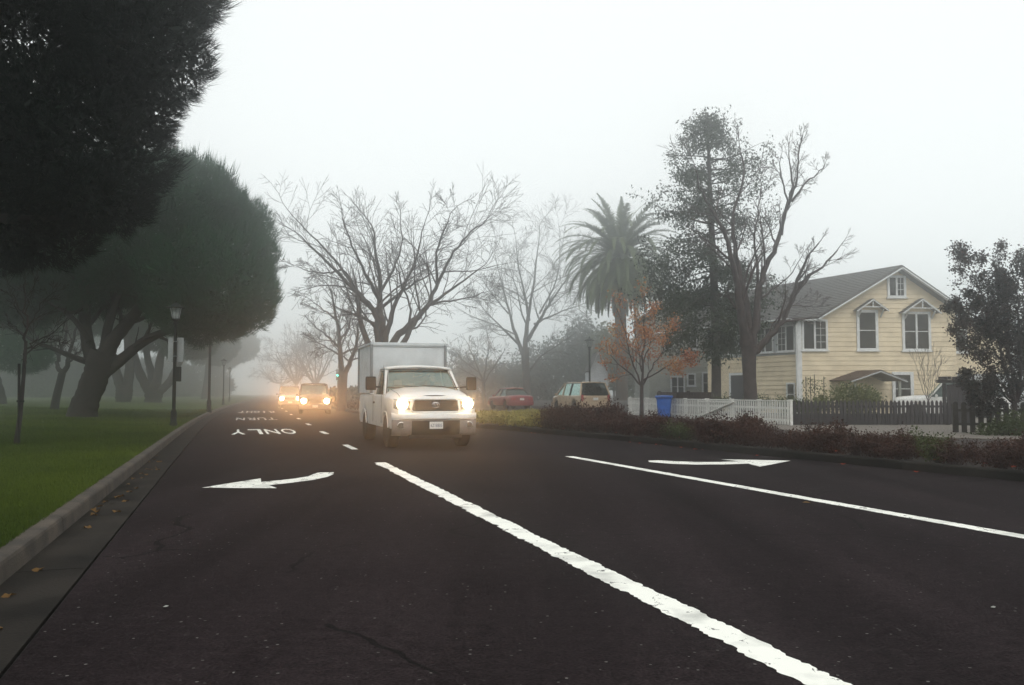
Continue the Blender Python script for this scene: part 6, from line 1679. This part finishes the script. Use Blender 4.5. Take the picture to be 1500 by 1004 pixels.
# ---------------------------------------------------------------- other vehicles
def car(name, label, loc, rz, kind, body, front=None, rear=None, lit=0.0, group=None):
    r = thing(name, label, 'car', loc, rz, group)
    if kind == 'suv':
        L, ax, ra, tyre = 4.9, (1.48, -1.42), 0.44, 0.37
        yk = [2.42, 2.38, 2.28, 2.0, 1.5, 0.9, 0.88, -2.2, -2.36, -2.42]; wk = [0.80, 0.87, 0.92, 0.945, 0.95, 0.95, 0.95, 0.945, 0.92, 0.86]
        be = [0.86, 0.93, 0.98, 1.02, 1.05, 1.08, 1.08, 1.10, 1.08, 1.02]; tp = [0.94, 1.03, 1.08, 1.12, 1.16, 1.18, 1.10, 1.12, 1.10, 1.04]
        G_ = (1.09, 1.76, 0.88, 0.30, -2.0, -2.32, 0.90, 0.74, [(-0.12, -0.15), (-1.05, -1.05)])
    elif kind == 'van':
        L, ax, ra, tyre = 5.0, (1.52, -1.46), 0.40, 0.33
        yk = [2.45, 2.42, 2.32, 2.1, 1.7, 1.45, 1.43, -2.25, -2.42, -2.48]; wk = [0.72, 0.80, 0.88, 0.94, 0.96, 0.965, 0.965, 0.96, 0.93, 0.86]
        be = [0.72, 0.80, 0.86, 0.92, 0.97, 1.0, 1.0, 1.02, 1.0, 0.92]; tp = [0.80, 0.90, 0.96, 1.02, 1.09, 1.12, 1.02, 1.03, 1.01, 0.94]
        G_ = (1.01, 1.70, 1.50, 0.55, -2.12, -2.42, 0.92, 0.74, [(0.42, 0.38), (-0.72, -0.75)])
    else:
        L, ax, ra, tyre = 4.6, (1.40, -1.30), 0.37, 0.31
        yk = [2.30, 2.26, 2.15, 1.9, 1.4, 0.95, 0.93, -1.35, -1.37, -2.1, -2.26, -2.32]; wk = [0.66, 0.76, 0.84, 0.88, 0.89, 0.89, 0.89, 0.89, 0.89, 0.87, 0.84, 0.78]
        be = [0.64, 0.72, 0.78, 0.83, 0.87, 0.90, 0.90, 0.93, 0.93, 0.92, 0.90, 0.84]; tp = [0.70, 0.78, 0.83, 0.88, 0.93, 0.96, 0.91, 0.94, 1.0, 0.99, 0.96, 0.88]
        G_ = (0.91, 1.40, 0.95, 0.25, -0.95, -1.55, 0.84, 0.62, [(-0.2, -0.25)])
    shell(r, yk, wk, be, tp, 0.30, ax, ra, body)
    W = max(wk)
    MB().box((-W * 0.74, -L / 2 + 0.3, 0.25), (W * 0.74, L / 2 - 0.3, 0.72)).build('chassis', 'black_plastic', r)
    for x in (-1, 1):
        for y in ax: wheel(r, x * (W - 0.13), y, tyre, 0.22, x)
    greenhouse(r, *G_, body, gl_front='car_glass', gl_side='pale_glass' if kind == 'van' else 'side_glass', pw=0.08, crown=0.045, black=(1, 2) if kind != 'van' else (2,))
    zB = G_[0]
    for y in (0.35, -0.75):
        if y - 0.4 < G_[5]: continue
        for x in (-0.38, 0.38):
            mb = MB(); mb.box((x - 0.22, y - 0.28, 0.5), (x + 0.22, y - 0.12, zB + 0.12)); mb.box((x - 0.1, y - 0.26, zB + 0.14), (x + 0.1, y - 0.16, zB + 0.30)); bevel(mb.build('seat', 'seat_cloth', r), 0.03)
    for s in (-1, 1):
        mirror(r, (s * (W + 0.09), G_[2] - 0.28, zB + 0.05), s, (0.075, 0.05, 0.065), body, 0.04)
        for y in ((0.0,) if kind == 'sedan' else (0.42, -0.6)):
            mb = MB(); mb.box((s * (W + 0.006) - 0.008, y - 0.30, zB - 0.18), (s * (W + 0.006) + 0.008, y - 0.16, zB - 0.15)); mb.build('door_handle', 'black_plastic', r)
        for y in ((0.75, -0.30, -1.25) if kind == 'sedan' else (0.80, -0.28, -1.2)):
            mb = MB(); mb.box((s * W * 0.995 - 0.004, y - 0.005, 0.42), (s * W * 0.995 + 0.004, y + 0.005, zB - 0.06)); mb.build('door_seam', 'black_plastic', r)
    yf = yk[0]
    def bumper(yc, sgn, z0, z1, nm, m):
        rows = []
        for x in np.linspace(-W * 0.97, W * 0.97, 15):
            y = yc - sgn * 0.14 * abs(x / W) ** 4
            rows.append([(x, y - sgn * 0.12, z1 + 0.015), (x, y, z1), (x, y + sgn * 0.015, (z0 + z1) / 2), (x, y, z0), (x, y - sgn * 0.15, z0 - 0.03)])
        mb = MB(); mb.grid(rows); return mb.build(nm, m, r, 50)
    bumper(yf + 0.06, 1, 0.32, 0.60, 'front_bumper', body if kind != 'suv' else 'bumper_silver_shaded')
    bumper(yk[-1] - 0.06, -1, 0.34, 0.60, 'rear_bumper', body)
    # front
    zl = be[0] - 0.08
    mb = MB(); mb.box((-W * 0.42, yf + 0.002, zl - 0.09), (W * 0.42, yf + 0.02, zl + 0.09)); g_ = mb.build('grille', 'grille_dark', r); bevel(g_, 0.02)
    for k in range(3):
        mb = MB(); mb.box((-W * 0.40, yf + 0.021, zl - 0.06 + 0.055 * k), (W * 0.40, yf + 0.028, zl - 0.045 + 0.055 * k)); mb.build('grille_bar', 'chrome', g_)
    mb = MB(); mb.box((-0.16, yf + 0.078, 0.40), (0.16, yf + 0.084, 0.55)); mb.build('licence_plate', 'plate_white', r)
    for s in (-1, 1):
        mb = MB(); mb.prism([(s * W * 0.48, yf + 0.001, zl - 0.08), (s * W * 0.88, yf - 0.01, zl - 0.06), (s * W * 0.88, yf - 0.02, zl + 0.10), (s * W * 0.48, yf + 0.001, zl + 0.09)], (0, 0.02, 0)); h_ = mb.build('headlight', 'lens_clear', r, fix=True)
        if lit:
            disc('lamp', h_, (s * W * 0.70, yf + 0.025, zl + 0.01), 0.15, 'headlight_glow')
            spot(r, (s * W * 0.70, yf + 0.09, zl + 0.01), lit)
    # rear
    yr = yk[-1]; zt = be[-1]
    for s in (-1, 1):
        if kind == 'van':
            mb = MB(); mb.box((s * 0.82 - 0.075, yr - 0.012, zt - 0.22), (s * 0.82 + 0.075, yr + 0.09, zt + 0.12))
        else:
            mb = MB(); mb.box((s * W * 0.68 - 0.15, yr - 0.015, zt - 0.17), (s * W * 0.68 + 0.15, yr + 0.05, zt - 0.02))
        bevel(mb.build('tail_light', 'tail_red', r), 0.015)
    mb = MB(); mb.box((-0.30, yr - 0.014, zt - 0.20), (0.30, yr - 0.004, zt - 0.02)); pr_ = mb.build('plate_recess', body, r); bevel(pr_, 0.01)
    mb = MB(); mb.box((-0.155, yr - 0.022, zt - 0.185), (0.155, yr - 0.016, zt - 0.035)); mb.build('licence_plate', 'plate_white', r)
    if kind != 'sedan':
        for s in (-1, 1):
            mb = MB(); mb.tube([(s * 0.60, 0.1, G_[1] + 0.05), (s * 0.62, 0.0, G_[1] + 0.10), (s * 0.62, -1.8, G_[1] + 0.10), (s * 0.60, -1.9, G_[1] + 0.05)], 0.016, 6); mb.build('roof_rail', 'black_plastic', r, 50)
    return r
A180 = math.pi + ROAD_A
p = P(460, 600, 55); car('oncoming_car', 'dark sport utility vehicle with bright headlights behind the truck', (p[0], p[1], 0), math.pi + rad(14), 'suv', 'car_dark', lit=190, group='oncoming cars in the fog')
p = P(424, 595, 76); car('oncoming_car', 'second oncoming vehicle with headlights, farther back and paler', (p[0], p[1], 0), math.pi + rad(15), 'suv', 'car_silver', lit=190, group='oncoming cars in the fog')
p = P(849, 605, 53.5); car('minivan', 'tan minivan parked tail towards the camera by the shrubs', (p[0], p[1], 0.112), ROAD_A, 'van', 'car_tan')
p = P(747, 600, 62); car('parked_car', 'dark red car parked in the haze beyond the yellow ground cover', (p[0], p[1], 0.112), ROAD_A + rad(3), 'sedan', 'car_red')
p = P(1392, 600, 42.0); car('parked_car', 'white car parked behind the dark picket fence', (p[0], p[1], 0.0), rad(66), 'suv', 'car_white')

# ================================================================ THE FOG: one closed box of even air round everything
hz = MB(); hz.box((-398, -118, -1.1), (398, 428, 27.0))
hm = bpy.data.materials.new('fog_air'); hm.use_nodes = True
N_, L_ = hm.node_tree.nodes, hm.node_tree.links
N_.remove(N_['Principled BSDF'])
pv = N_.new('ShaderNodeVolumePrincipled')
pv.inputs['Color'].default_value = (0.975, 0.997, 1.0, 1)
pv.inputs['Density'].default_value = 0.0066
pv.inputs['Anisotropy'].default_value = 0.935
L_.new(pv.outputs[0], N_['Material Output'].inputs['Volume'])
MAT['fog_air'] = hm
haze = hz.build('haze', 'fog_air')
tag(haze, 'pale fog thickening with distance over the whole street', 'fog', kind='stuff')
